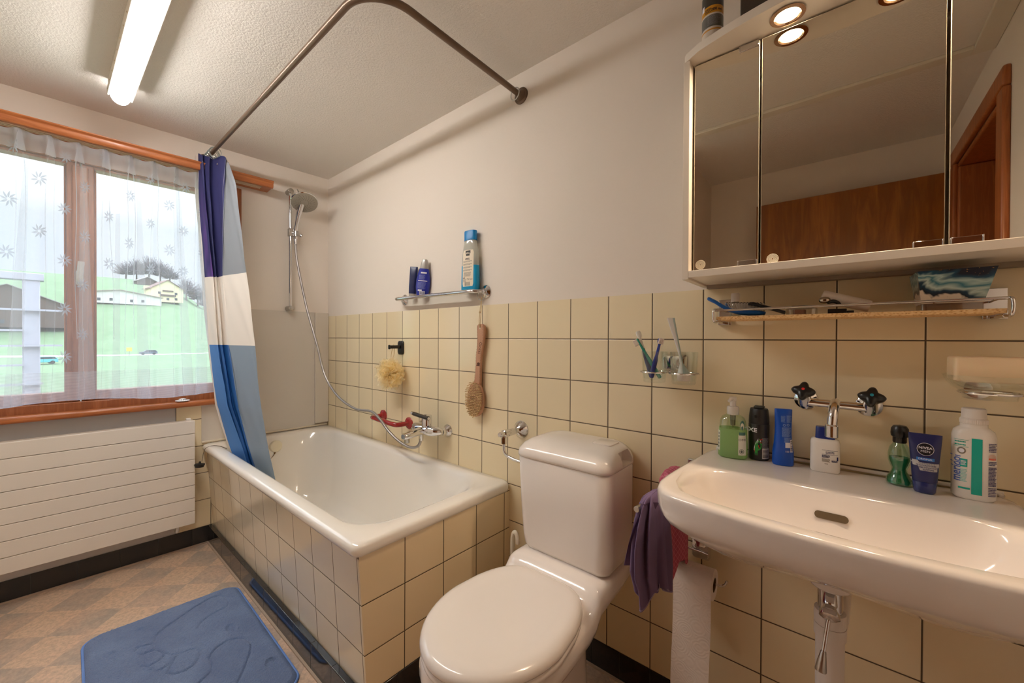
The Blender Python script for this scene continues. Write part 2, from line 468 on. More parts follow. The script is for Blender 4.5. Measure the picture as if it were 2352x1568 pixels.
hb = m.build('window_handle', mat('pale_handle', (214, 210, 202), .3), W, bevel=.002)
m = MB(MA); m.tube(spline([(1.148, .004, 1.42), (1.148, .03, 1.43), (1.145, .038, 1.47), (1.142, .038, 1.51)], 6), .011, 12)
m.build('lever', mat('pale_handle', (214, 210, 202), .3), hb)
m = MB(MA); m.prism([(-.10, .782), (.052, .782), (.06, .79), (.06, .803), (.054, .811), (-.10, .811)], .502, 1.9, lambda a, p, q: (a, p, q))
m.build('window_sill', M_wood, W, bevel=.003)

# pelmet board with its curtain track
PV = thing('curtain_pelmet', 'long orange wood pelmet board above the window', 'pelmet', WA(1.1, .06, 2.05))
prof = [(0, 2.056), (.106, 2.056), (.112, 2.050), (.120, 2.052), (.126, 2.062), (.126, 2.078), (.134, 2.086), (.134, 2.092), (0, 2.092)]
MB(MA).prism(prof, .366, 2.0, lambda a, p, q: (a, p, q)).build('board', M_wood, PV, bevel=.002)
m = MB(MA)
for d in (.055, .072, .089): m.box(.42, 1.98, d, d+.008, 2.050, 2.056)
m.build('curtain_track', mat('cream_track', (210, 186, 160), .5), PV, bevel=.001)

# sheer curtain
SH = thing('sheer_curtain', 'sheer white net curtain with leaf stars over the window', 'curtain', WA(1.2, .08, .85))
pl = [.632+.0857*i for i in range(14)]
def pleat(s):
    k = min(pl, key=lambda q: abs(q-s)); return (s-k)/.0857
def sheer(s, z):
    t = (2.05-z)/1.2; x = pleat(s)
    w = .012*math.sin(2*PI*x)*math.exp(-((x)/.18)**2)*(1-.5*t)*1.6
    d = .082+w+(.010*math.sin(s*23)+.006*math.sin(s*61+1.3))*ss(t*2.2)
    sag = .010*(1-math.cos(2*PI*x))*(1 if t < .02 else 0)
    zz = z-.010*(math.sin(PI*abs(x)*1.0)**2)*max(0, 1-t*12)
    if t > .9: zz -= (.012*math.sin(s*9+.5)-.004)*(t-.9)/.1
    return (s, d, zz)
ZT, ZB, ZH, ZM = 2.047, .853, 1.963, .998
m = MB(MA)
nS = 300
s0, s1 = .60, 1.79
def strip(za, zb, nz, mi, off=0.0):
    m.grid(lambda u, v: (lambda p: (p[0], p[1]+off, p[2]))(sheer(lerp(s0, s1, u), lerp(za, zb, v))), nS, nz, mi)
strip(ZH, ZT, 4, 1); strip(ZM, ZH, 18, 0); strip(ZB, ZM, 5, 2)
strip(ZT-.016, ZT, 2, 1, .001); strip(ZB, ZB+.006, 1, 3, .001)
R = random.Random(11)
for k in pl:                                                    # doubled cloth of each pinch pleat
    for sd in (-1, 1):
        w0 = .010; drift = R.uniform(-.5, 1.0)*sd; zl = R.choice((1.0, .75, .9, 1.02)); wid = R.uniform(.0025, .005)
        def rib(u, v, k=k, sd=sd, drift=drift, zl=zl, wid=wid):
            z = lerp(ZT-.01, max(ZB, ZT-1.2*zl), v); sp = min(v*8, 1)
            c = k+sd*(.003+.009*sp)+drift*.02*v*v+.003*math.sin(v*9+k*40)
            p = sheer(c+(u-.5)*wid*(1-.4*v), z); return (p[0], p[1]+.0015, p[2])
        m.grid(rib, 1, 26, 1 if zl < .95 else 0)
    m.grid(lambda u, v, k=k: (lambda p: (p[0], p[1]+.003, p[2]))(sheer(k+(u-.5)*(.006+.026*v), lerp(ZT+.002, ZH-.005, v))), 3, 4, 1)
def wide(c0, c1, wa, wb, za=ZT-.1, zb=ZB):                      # broad overlapping folds
    m.grid(lambda u, v: (lambda p: (p[0], p[1]+.002, p[2]))(sheer(lerp(c0, c1, v)+(u-.5)*lerp(wa, wb, v), lerp(za, zb, v))), 2, 24, 0)
wide(1.135, 1.125, .02, .055); wide(.80, .755, .02, .045); wide(.95, .93, .01, .05); wide(1.02, 1.03, .012, .03)
wide(1.30, 1.34, .012, .05); wide(.70, .70, .03, .05)
stars = [(1.2652,1.8498),(1.3478,1.7386),(1.1297,1.8504),(1.2656,1.6213),(1.1925,1.7344),(1.1929,1.5026),(1.1301,1.6188),(.9777,1.8512),(1.0525,1.7334),(.9067,1.7277),(.8351,1.8401),(.9825,1.6195),(.7758,1.7215),(1.0528,1.509),(.7759,1.5097),(.8352,1.608),(1.354,1.5152),(1.1372,1.3963),(1.1932,1.2823),(1.1376,1.1687),(1.1936,1.0656),(1.0665,2.01),(.9065,1.9536),(.7704,1.9531),(1.3359,1.9667),(1.1895,1.9707),(.905,1.50),(.70,1.62),(.70,1.84),(1.42,1.85),(1.42,1.62),(1.49,1.73),(1.49,1.50),(1.56,1.62),(1.56,1.85),(1.63,1.73)]
for cs, cz in stars:                                            # woven leaf rosettes
    rr = R.uniform(.030, .036); squ = .75 if abs(pleat(cs)) > .3 else .6; rot = R.uniform(-.2, .2)
    for a in (15, 55, 95, 135, 172, 205, 245, 285, 330):
        a = math.radians(a)+rot
        def leaf(u, v, a=a, cs=cs, cz=cz, rr=rr, squ=squ):
            rad = rr*lerp(.18, 1, v); ww = .0042*math.sin(PI*min(1, .12+v*.95))*(u-.5)*2
            ca = a+.25*v; x = rad*math.cos(ca)-ww*math.sin(ca); z = rad*math.sin(ca)+ww*math.cos(ca)
            p = sheer(cs+x*squ, min(cz+z, ZT-.002)); return (p[0], p[1]+.0022, p[2])
        m.grid(leaf, 1, 5, 3)
m.build('cloth', [m_sheer('net_cloth', .30), m_sheer('net_header', .52), m_sheer('net_hem', .50), m_sheer('net_star', .62, (196, 200, 212))], SH, recalc=False, angle=180)
for k in pl:
    m = MB(MA); m.tube([(k, .076, 2.044), (k, .074, 2.052), (k, .080, 2.056)], .0016, 6); m.box(k-.004, k+.004, .070, .080, 2.040, 2.046)
    m.build('glider_hook', M_white, SH)

# drain sieve lying on the sill
c = WA(.775, .03, .8135)
DS = thing('drain_sieve', 'small white slotted drain sieve on the wooden window sill', 'drain sieve', c)
MB().lathe([(.030, .002), (.032, .004), (.030, .0055), (.019, .006), (.018, .005), (.018, .003)], c, n=30).build('rim', M_white, DS)
m = MB(); m.lathe([(.019, .005), (.015, .0125), (.006, .015), (.0005, .0152)], c, n=24, cap0=False); m.build('dome', M_white, DS)
m = MB()
for i in range(14):
    a = 2*PI*i/14; p = Vector((math.cos(a), math.sin(a), 0)); q = Vector((-p.y, p.x, 0))*.0011
    m.poly([c+p*.0184+q+Vector((0,0,.0066)), c+p*.0184-q+Vector((0,0,.0066)), c+p*.0152-q+Vector((0,0,.0126)), c+p*.0152+q+Vector((0,0,.0126))])
m.build('slots', mat('dark_slot', (90, 90, 96), .6), DS, angle=0)

# ------------------------------------------------------------------ radiator
RD = thing('radiator', 'wide white panel radiator with flat horizontal slats under the window', 'radiator', WA(1.2, .05, .155))
m = MB(MA)
for i in range(8): m.box(.731, 1.79, .080, .094, .158+i*.0694, .158+(i+1)*.0694-.0022)
m.build('front_panel', mat('radiator_enamel', (224, 217, 207), .4), RD, bevel=.002)
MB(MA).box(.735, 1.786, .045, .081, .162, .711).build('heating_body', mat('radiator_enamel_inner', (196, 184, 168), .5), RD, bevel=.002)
for s in (.95, 1.6):
    MB(MA).box(s-.02, s+.02, .0, .046, .60, .63).build('wall_bracket', M_white, RD)
m = MB(MA); m.box(.745, .765, .05, .07, .711, .722); m.build('air_vent', M_white, RD, bevel=.002)
for s in (.80, 1.5):
    MB(MA).tube(spline([(s, .06, .165), (s, .06, .13), (s, .03, .115), (s, .001, .115)], 5), .008, 10).build('pipe_stub', M_white, RD)

# ------------------------------------------------------------------ bathtub
BT = thing('bathtub', 'built-in white enamel bathtub with tiled sides', 'bathtub', (.8, -.33, .08))
def tubring(x0, x1, y0, y1, r, z): return [(x+.05*(y+.33)*(1.652-x)/1.676, y, z) for x, y, z in rrect(x0, x1, y0, y1, r, z, 10)]
rs = []
XO0, XO1 = -.024, 1.652
for x0, x1, y0, y1, r, z in [
    (XO0+.006, XO1-.022, -.668, -.004, .02, .520), (XO0, XO1-.006, -.684, -.002, .025, .526), (XO0, XO1, -.690, -.001, .03, .538),
    (XO0, XO1-.001, -.689, -.001, .03, .552), (XO0+.004, XO1-.006, -.683, -.003, .03, .560), (XO0+.012, XO1-.018, -.674, -.006, .035, .5635),
    (.035, XO1-.07, -.637, -.040, .12, .561), (.045, XO1-.085, -.626, -.050, .14, .556), (.053, XO1-.105, -.616, -.058, .15, .542),
    (.075, XO1-.19, -.598, -.075, .16, .46), (.11, XO1-.30, -.575, -.10, .17, .32), (.15, XO1-.42, -.545, -.125, .16, .20), (.19, XO1-.50, -.51, -.16, .14, .150), (.30, XO1-.62, -.42, -.25, .08, .140)]:
    rs.append(tubring(x0, x1, y0, y1, r, z))
MB().rings(rs, cap0=False).build('tub_shell', M_enamel, BT, angle=60)
c = Vector((.066, -.352, .498))
m = MB(); m.lathe([(.0, -.004), (.028, -.004), (.034, .002), (.035, .014), (.031, .019), (.018, .0215), (.0005, .022)], c, (1, .05, .12), 30, cap0=False)
ok = m.build('overflow_cover', mat('ivory_plastic', (228, 220, 196), .35), BT)
m = MB(); pts = [c+Vector((.012, -.004, -.034)), c+Vector((.014, -.012, -.05)), c+Vector((.012, -.03, -.07)), c+Vector((.008, -.046, -.088))]
for i, p in enumerate(spline(pts, 6)): m.ball(p, .0022 if i > 3 else .0042, 8)
m.build('broken_chain', mat('old_brass', (150, 120, 84), .35, 1.0), ok)

# plug on its bead chain hanging over the tub rim
PG = thing('bath_plug', 'black rubber plug hanging by a bead chain over the bathtub corner', 'plug', (.052, -.71, .47))
ch = spline([(.19, -.628, .5635), (.12, -.640, .566), (.075, -.662, .5665), (.058, -.690, .556), (.055, -.7005, .53), (.054, -.7045, .50), (.053, -.706, .488)], 9)
L = [0.0]
for a, b in zip(ch, ch[1:]): L.append(L[-1]+(b-a).length)
m = MB(); k = int(L[-1]/.0042)
for i in range(k+1):
    q = L[-1]*i/k; j = max(jj for jj in range(len(L)) if L[jj] <= q+1e-9); j = min(j, len(ch)-2)
    m.ball(ch[j].lerp(ch[j+1], (q-L[j])/(L[j+1]-L[j])), .0018, 8)
m.build('bead_chain', mat('dark_beads', (84, 70, 58), .3, 1.0), PG)
m = MB(); m.lathe([(.0005, -.016), (.019, -.016), (.0225, -.004), (.024, -.003), (.024, 0), (.006, .001), (.005, .012), (.0035, .014)], (.053, -.7165, .474), (.0, .1, 1), 26)
m.build('stopper', M_rubber, PG)

# grey splash guard between bath and window
SP = thing('splash_guard', 'flat grey splash panel behind the shower at the bath end', 'splash guard', WA(.3, .01, .565))
M_panel = mat('grey_acrylic', (206, 199, 189), .3)
m = MB(MA); m.box(.085, .499, .001, .006, .575, 1.330); m.box(.499, .69, .003, .006, .575, .779)
m.build('panel', M_panel, SP)
m = MB(MA); m.box(.0, .088, .001, .022, .586, 1.328); m.build('corner_profile', mat('grey_profile', (208, 200, 188), .35), SP, bevel=.003)
m = MB(MA); m.box(.004, .69, .001, .014, .565, .5755); m.build('sealing_strip', mat('cream_seal', (214, 204, 184), .5), SP, bevel=.003)
# ------------------------------------------------------------------ shower curtain rod
RO = thing('shower_curtain_rod', 'bronze brown bent shower curtain rod under the ceiling', 'curtain rod', (1.0, -.672, 2.155))
M_bronze = mat('bronze_brown', (112, 92, 76), .32, .55)
ZR = 2.152; yR = -.672; xR = 1.692; rb = .135
arc = [(xR-rb+rb*math.sin(a), yR+rb-rb*math.cos(a), ZR) for a in [PI/2*i/14 for i in range(15)]]
m = MB(); m.tube([(.88, yR, ZR), (1.2, yR, ZR)]+arc+[(xR, -.3, ZR), (xR, -.012, ZR)], .0112, 18); m.build('wide_tube', M_bronze, RO)
m = MB(); m.tube([(-.030, yR, ZR), (.885, yR, ZR)], .0098, 18); m.build('narrow_tube', M_bronze, RO)
m = MB(); m.lathe([(.0005, .0), (.033, .0), (.033, .004), (.028, .007), (.024, .0075), (.019, .015), (.0135, .018), (.012, .03)], (xR, .003, ZR), (0, -1, 0), 32); m.build('wall_flange', M_bronze, RO)
m = MB(); w = WA(.672, 0, ZR); m.lathe([(.0005, .0), (.033, .0), (.033, .004), (.024, .0075), (.0135, .018), (.011, .028)], w, AN, 28); m.build('wall_flange', M_bronze, RO)
M_ring = m_clear('clear_ring', (225, 235, 235), .22, .05, .35, (190, 205, 208))
M_ring2 = mat('pale_ring', (212, 212, 206), .25)
def ring(c, ax, r, name_mat):
    c = Vector(c); ax = Vector(ax).normalized(); u = ax.cross(Vector((0, 0, 1))).normalized()
    return MB().tube(circle(c, u, (0, 0, 1), r, 36), .0019, 8, closed=True).build('curtain_ring', name_mat)
o = ring((xR+.001, -.040, ZR-.012), (0.12, 1, 0), .024, M_ring2)
tag(o, 'single clear curtain ring left at the back wall end of the rod', 'curtain ring')
for i in range(7):
    x = .045+i*.019
    o = ring((x, yR, ZR-.014), (1, .25*((i % 3)-1), .1), .0255, M_ring)
    tag(o, 'clear plastic ring in the bunch holding the shower curtain', 'curtain ring', 'bunched shower curtain rings')

# shower curtain, bunched at the window end, hanging into the tub
SC = thing('shower_curtain', 'blue, white and grey colour block shower curtain hanging bunched by the window', 'shower curtain', (.2, -.66, .6))
#  fold nodes (plan x, y) at several heights, same folds from left edge to right edge
K = {2.128:[(0.0,-0.7271),(0.05,-0.7202),(0.06,-0.724),(0.09,-0.7134),(0.075,-0.7028),(0.12,-0.6881),(0.105,-0.6753),(0.15,-0.6532),(0.18,-0.6277),(0.14,-0.6296),(0.15,-0.6262),(0.17,-0.6233)],1.95:[(0.0,-0.7234),(0.05,-0.7165),(0.06,-0.7204),(0.1,-0.7044),(0.08,-0.6964),(0.13,-0.6922),(0.1,-0.6799),(0.16,-0.6517),(0.19,-0.6417),(0.18,-0.6355),(0.26,-0.6287),(0.3,-0.6182)],1.48:[(0.0,-0.6988),(0.05,-0.6901),(0.06,-0.6942),(0.12,-0.675),(0.09,-0.6644),(0.15,-0.6647),(0.12,-0.6539),(0.17,-0.6484),(0.21,-0.6504),(0.22,-0.649),(0.34,-0.6212),(0.44,-0.6077)],1.12:[(0.02,-0.6741),(0.06,-0.6713),(0.08,-0.6776),(0.15,-0.659),(0.12,-0.6481),(0.19,-0.6494),(0.16,-0.6383),(0.22,-0.6338),(0.27,-0.6387),(0.28,-0.6356),(0.45,-0.6048),(0.52,-0.5976)],0.8:[(0.09,-0.6587),(0.12,-0.652),(0.15,-0.6609),(0.23,-0.6382),(0.19,-0.6321),(0.27,-0.6254),(0.24,-0.6138),(0.3,-0.6103),(0.35,-0.6162),(0.36,-0.6132),(0.5,-0.597),(0.58,-0.5845)],0.6:[(0.16,-0.6234),(0.18,-0.6147),(0.22,-0.6266),(0.3,-0.5935),(0.27,-0.5912),(0.33,-0.5882),(0.31,-0.5788),(0.36,-0.5831),(0.4,-0.5868),(0.42,-0.585),(0.54,-0.572),(0.62,-0.5659)],0.44:[(0.18,-0.582),(0.2,-0.5753),(0.24,-0.5858),(0.31,-0.554),(0.28,-0.5535),(0.34,-0.5508),(0.32,-0.5411),(0.37,-0.5458),(0.41,-0.5498),(0.43,-0.548),(0.55,-0.5413),(0.63,-0.5393)]}
zk = sorted(K)
fine = {z: [spline([(x, y, 0) for x, y in K[z]], 10)][0] for z in zk}
NP = len(fine[zk[0]])
def curt(u, v):
    z = lerp(2.128, .44, v); i = min(u*(NP-1), NP-1.0001); j = int(i); f = i-j
    for a, b in zip(zk, zk[1:]):
        if z <= b+1e-6: break
    tt = (z-a)/(b-a)
    P = fine[a][j].lerp(fine[a][j+1], f); Q = fine[b][j].lerp(fine[b][j+1], f); p = P.lerp(Q, tt)
    w = .0016*math.sin(u*47+z*9)+.0010*math.sin(u*90+z*21+2)
    zt = z
    if v < .02: zt += .006*math.sin(u*40)+.014*(1-u)-.018*u
    return (p.x+w*.3, p.y+w, zt)
t = NT('curtain_fabric')
uvn = t.n('ShaderNodeTexCoord').outputs['UV']; sx = t.n('ShaderNodeSeparateXYZ', {0: uvn}); U_, V_ = sx.outputs[0], sx.outputs[1]
def lt(a, b): return t.math('LESS_THAN', a, b)
left = lt(U_, .725)
pur = t.ramp(t.noise(2.2, t.n('ShaderNodeMapping', {'Vector': uvn, 'Scale': (7, 2.2, 1)}).outputs[0], 2), (.45, lin((44, 46, 100))), (.62, lin((104, 70, 148))))
top = t.mix(left, lin((140, 146, 154)), t.mix(t.math('MULTIPLY', lt(U_, .30), t.n('ShaderNodeMapRange', {0: V_, 1: .05, 2: .35}).outputs[0]), lin((44, 46, 98)), pur))
blue = t.mix(t.n('ShaderNodeMapRange', {0: U_, 1: .27, 2: .42}).outputs[0], lin((78, 130, 196)), lin((26, 92, 164)))
bot = t.mix(left, lin((134, 152, 170)), blue)
c_ = t.mix(lt(V_, .382), t.mix(lt(V_, .598), bot, lin((236, 230, 222))), top)
seam = t.math('LESS_THAN', t.math('ABSOLUTE', t.math('SUBTRACT', U_, .700)), .003)
c_ = t.mix(t.math('MULTIPLY', seam, .35), c_, lin((200, 200, 210)))
c_ = t.mix(lt(U_, .135), c_, lin((222, 216, 210)))
wv = t.noise(260, t.n('ShaderNodeMapping', {'Vector': uvn, 'Scale': (1, 3, 1)}).outputs[0], 2)
pb = t.n('ShaderNodeBsdfPrincipled', {'Base Color': c_, 'Roughness': .75, 'Normal': t.bump(wv, .06, .001)}).outputs[0]
tl = t.n('ShaderNodeBsdfTranslucent', {0: c_}).outputs[0]
t.surface(t.n('ShaderNodeMixShader', {0: .15, 1: pb, 2: tl}).outputs[0])
m = MB(); m.grid(curt, 170, 90, 0, True); m.build('cloth', t.mat, SC, recalc=False, angle=180)
for u in (.30, .62, .97):
    p = Vector(curt(u, .018)); m = MB(); m.tube(circle(p+Vector((0, -.002, -.006)), (1, 0, 0), (0, 0, 1), .0052, 16), .0016, 8, closed=True); m.build('eyelet', M_chrome, SC)

# ------------------------------------------------------------------ shower rail, hand shower, hose
SR = thing('shower_rail', 'upright chrome shower rail on the window wall', 'shower rail', WA(.25, .03, 1.338))
MB(MA).tube([(.25, .05, 1.335), (.25, .05, 2.085)], .0095, 16).build('rail', M_chrome, SR)
for z in (2.085, 1.345):
    m = MB(MA); m.lathe([(.0005, 0), (.017, 0), (.017, .05), (.015, .062), (.0005, .063)], (.25, .003, z), (0, 1, 0), 24); m.build('wall_mount', mat('grey_chrome', (176, 172, 166), .22, 1.0), SR, bevel=.001)
m = MB(MA); m.box(.238, .262, .036, .066, 1.80, 1.848); m.cyl((.245, .055, 1.824), (.218, .075, 1.815), .011, 16); m.cyl((.225, .07, 1.80), (.225, .07, 1.835), .014, 16)
sl = m.build('slider', mat('grey_chrome', (176, 172, 166), .22, 1.0), SR, bevel=.0015)
MB(MA).cyl((.200, .080, 1.81), (.194, .084, 1.806), .012, 16).build('knob', M_chrome, sl)

hd = Vector((.2010, .145, 2.006)); n_ = Vector((.08, .55, -.82)).normalized()
HS = thing('hand_shower', 'round grey faced chrome hand shower clipped high on the rail', 'hand shower', WA(.22, .08, 1.8))
m = MB(MA); pts = spline([(.226, .066, 1.785), (.226, .070, 1.84), (.221, .085, 1.90), (.217, .102, 1.945), tuple(hd-n_*.028+Vector((.006, -.004, -.02)))], 7)
m.tube(pts, lambda q: lerp(.0115, .0165, ss(q)), 18); m.build('handle', M_chrome, HS)
m = MB(MA); m.lathe([(.0005, -.034), (.022, -.032), (.05, -.022), (.072, -.010), (.078, -.003), (.0785, .003), (.075, .006)], hd, n_, 40, cap1=False); m.build('head', M_chrome, HS)
m = MB(MA); m.lathe([(.076, .005), (.070, .0065), (.0005, .0065)], hd, n_, 40, cap0=False); fc = m.build('spray_face', mat('grey_spray_face', (150, 144, 132), .4), HS)
Q = Vector((0, 0, 1)).rotation_difference(n_)
def onface(r, a, h=.0072): return hd+n_*h+Q @ Vector((r*math.cos(a), r*math.sin(a), 0))
m = MB(MA)
for k in range(14): m.ball(onface(.024, 2*PI*k/14), .0016, 8)
m.build('dark_nozzles', mat('dark_nozzle', (52, 44, 36), .5), fc)
m = MB(MA)
for k in range(20):
    for r in (.034, .042, .050, .058):
        m.ball(onface(r, 2*PI*k/20+r*9), .0019, 6)
m.build('nozzles', mat('grey_nozzle', (118, 112, 102), .5), fc)
m = MB(MA); m.tube([onface(.070, -1.15, .0), onface(.098, -1.15, -.002)], .004, 10); m.build('spray_lever', mat('grey_spray_face', (150, 144, 132), .4), HS)

hose = [WA(.226, .066, 1.783), WA(.225, .068, 1.74), WA(.222, .078, 1.66), WA(.205, .105, 1.51), WA(.183, .15, 1.327)]+[Vector(p) for p in
       [(.213,-.168,1.12),(.2909,-.155,.9349),(.4313,-.145,.8197),(.6146,-.135,.763),(.735,-.105,.7575),(.8356,-.112,.7287),(.9262,-.118,.681),(1.0136,-.112,.6411),(1.0912,-.105,.6253),(1.147,-.1,.6407),(1.1639,-.095,.6761),(1.1645,-.092,.690)]]
t = NT('hose_metal'); z_ = t.obj()
t.bsdf(Base_Color=lin((172, 168, 164)), Metallic=.85, Roughness=.3, Normal=t.bump(t.n('ShaderNodeTexWave', {0: z_, 1: 120.0}, bands_direction='DIAGONAL').outputs[0], .25, .001))
HO = thing('shower_hose', 'grey metal shower hose looping from hand shower down to the bath mixer', 'hose', hose[0])
m = MB(); m.tube(spline(hose, 8), .0068, 12); m.build('hose', t.mat, HO)
m = MB(); m.cyl(hose[0]+Vector((0, 0, .006)), hose[0]-Vector((0, 0, .03)), .0088, 14); m.build('coupling', M_chrome, HO)
m = MB(); m.cyl((1.1645, -.092, .668), (1.1645, -.092, .702), .0092, 14); m.build('coupling', M_chrome, HO)

# ------------------------------------------------------------------ bath mixer
BM = thing('bath_mixer', 'chrome single lever bath mixer with black lever on the tiles', 'bath mixer', (1.16, -.06, .70))
for x in (1.058, 1.249):
    MB().lathe([(.0005, 0), (.031, 0), (.030, .005), (.020, .016), (.0155, .022), (.0155, .038), (.0005, .038)], (x, 0, .713), (0, -1, 0), 30).build('wall_rosette', M_chrome, BM)
m = MB(); m.tube(spline([(1.075, -.035, .718), (1.075, -.058, .718), (1.10, -.07, .719), (1.16, -.072, .72), (1.21, -.07, .718), (1.236, -.055, .716), (1.249, -.035, .713)], 6), lambda q: .0145+.012*math.sin(PI*q), 20)
m.build('body', M_chrome, BM)
def sec(y, w, h, z): return [(px, y, pz) for px, pz, _ in rrect(1.160-w, 1.160+w, z-h, z+h, min(w, h)*.75, 0, 6)]
MB().rings([sec(-.060, .022, .020, .718), sec(-.10, .021, .017, .715), sec(-.15, .019, .0145, .708), sec(-.185, .018, .0135, .704), sec(-.193, .014, .010, .703)]).build('spout', M_chrome, BM)
MB().lathe([(.0005, -.026), (.0115, -.026), (.0125, -.022), (.0125, 0)], (1.160, -.172, .699), n=20).build('aerator', mat('grey_chrome', (176, 172, 166), .22, 1.0), BM)
MB().lathe([(.024, 0), (.024, .052), (.0225, .0545), (.0005, .055)], (1.178, -.072, .735), n=28).build('cartridge_cap', M_chrome, BM)
lv = [(1.150, -.098, .7925), (1.172, -.118, .789), (1.222, -.150, .782)]
m = MB(); m.tube(spline([(1.118, -.104, .7935), (1.16, -.107, .7915), (1.205, -.108, .7885), (1.236, -.107, .786)], 6), .0095, 14); m.tube([(1.176, -.075, .786), (1.176, -.106, .789)], .006, 10)
le = m.build('lever', mat('dark_brown_plastic', (50, 42, 32), .3), BM)
MB().cyl((1.232, -.1072, .7862), (1.2372, -.1070, .7858), .0070, 18).build('white_dot', M_white, le)
MB().tube([(1.102, -.102, .7945), (1.119, -.104, .7935)], .0092, 14).build('chrome_end', M_chrome, le)
MB().cyl((1.1645, -.092, .70), (1.1645, -.085, .722), .0105, 16).build('hose_outlet', M_chrome, BM)

# red grab handle
GR = thing('grab_handle', 'short red grab handle on the tiles above the bathtub', 'grab handle', (.8, -.05, .71))
M_red = mat('red_plastic', (152, 22, 26), .22, Coat_Weight=.3)
m = MB(); m.tube(spline([(.690, -.005, .716), (.688, -.045, .716), (.700, -.075, .717), (.735, -.085, .718), (.85, -.086, .712), (.915, -.082, .708), (.935, -.06, .706), (.937, -.005, .706)], 7), .0125, 18); m.build('bar', M_red, GR)
for x, z in ((.690, .716), (.937, .706)):
    MB().lathe([(.0005, 0), (.031, 0), (.031, .006), (.026, .011), (.016, .014), (.013, .02)], (x, 0, z), (0, -1, 0), 28).build('flange', M_red, GR)
m = MB(); m.tube(circle((.718, -.083, .7175), (0, 1, .3), (0, -.3, 1), .0128, 24), .0009, 6, closed=True); m.build('white_joint', M_white, GR)

# ------------------------------------------------------------------ chrome rail shelf with three bottles
RS = thing('chrome_shelf_rail', 'slim chrome bar shelf on the wall above the brush', 'shelf rail', (1.19, -.03, 1.365))
m = MB(); m.tube(spline([(.890, -.002, 1.366), (.886, -.035, 1.366), (.892, -.050, 1.366), (.93, -.055, 1.366), (1.18, -.055, 1.366), (1.42, -.055, 1.366), (1.462, -.050, 1.366), (1.484, -.030, 1.366), (1.497, -.002, 1.366)], 7), .0088, 16)
m.build('bar', M_chrome, RS)
for x in (.890, 1.4985):
    MB().lathe([(.0005, 0), (.029, 0), (.029, .004), (.025, .008), (.016, .012), (.0095, .022)], (x, .003, 1.366), (0, -1, 0), 30).build('wall_rosette', M_chrome, RS)
MB().box(.90, 1.485, -.048, .002, 1.3635, 1.3662).build('glass_plate', m_clear('shelf_glass', (246, 248, 246), .015), RS, angle=0)
ZS = 1.3665
# shower gel
b = Bottle(1.425, -.0235, .08, [(ZS, .047, .019, 2.6), (ZS+.004, .049, .0205, 2.6), (ZS+.05, .0485, .021, 2.5), (ZS+.12, .047, .0205, 2.4), (ZS+.17, .044, .0195, 2.3), (ZS+.205, .038, .018, 2.2), (ZS+.228, .033, .0165, 2.2), (ZS+.231, .031, .016, 2.2)])
SG = thing('shower_gel_bottle', 'tall clear bottle half full of turquoise gel with blue cap', 'bottle', (1.425, -.0235, ZS))
b.mb().build('bottle', m_clear('milky_bottle', (246, 248, 244), .05, .1, .55, (232, 232, 222)), SG, angle=60)
b.mb(-.0003, ZS+.001, ZS+.118).build('gel', mat('turquoise_gel', (8, 150, 200), .25), SG, angle=60)
cap = Bottle(1.425, -.0235, .08, [(ZS+.231, .0335, .0170, 2.4), (ZS+.270, .0335, .0168, 2.5), (ZS+.274, .032, .0155, 2.5)])
cap.mb().build('cap', mat('azure_cap', (6, 128, 196), .35), SG, angle=50)
m = MB(); sf = b.surf
patch(m, sf, -.030, .032, ZS+.024, ZS+.186, 0, 14, 14, .0008, lambda u, v: (lerp(-.030, .032, u)*(1 if .06 < v < .95 else .88), lerp(ZS+.024, ZS+.186, v)))
patch(m, sf, -.012, .016, ZS+.160, ZS+.183, 1, 6, 4, .0011, lambda u, v: (lerp(-.012, .016, u)*(1 if v > .35 else .75)+.0005, lerp(ZS+.160, ZS+.183, v)))
write(m, sf, 'elina', .0125, .0015, ZS+.172, 0, eps=.0015, sx=.95, bold=.02)
patch(m, sf, -.012, .012, ZS+.147, ZS+.1495, 1, 4, 1, .0011); patch(m, sf, -.014, .014, ZS+.1425, ZS+.145, 1, 4, 1, .0011)
for q in (.137, .124, .111, .098): fineprint(m, sf, -.026, .028, ZS+q-.006, ZS+q+.002, 3, 2, .0011)
fineprint(m, sf, -.022, .024, ZS+.068, ZS+.088, 7, 2, .0011)
write(m, sf, '750 ml', .0115, .0125, ZS+.055, 1, eps=.0012); patch(m, sf, -.027, -.013, ZS+.0605, ZS+.0645, 1, 3, 1, .0011)
fineprint(m, sf, -.027, -.004, ZS+.044, ZS+.058, 5, 2, .0011)
barcode(m, sf, -.016, .014, ZS+.027, ZS+.044, 1)
m.build('label', [mat('cream_label', (234, 222, 200), .5), mat('label_black', (30, 28, 26), .5), mat('label_grey', (132, 124, 112), .5)], SG, recalc=False)
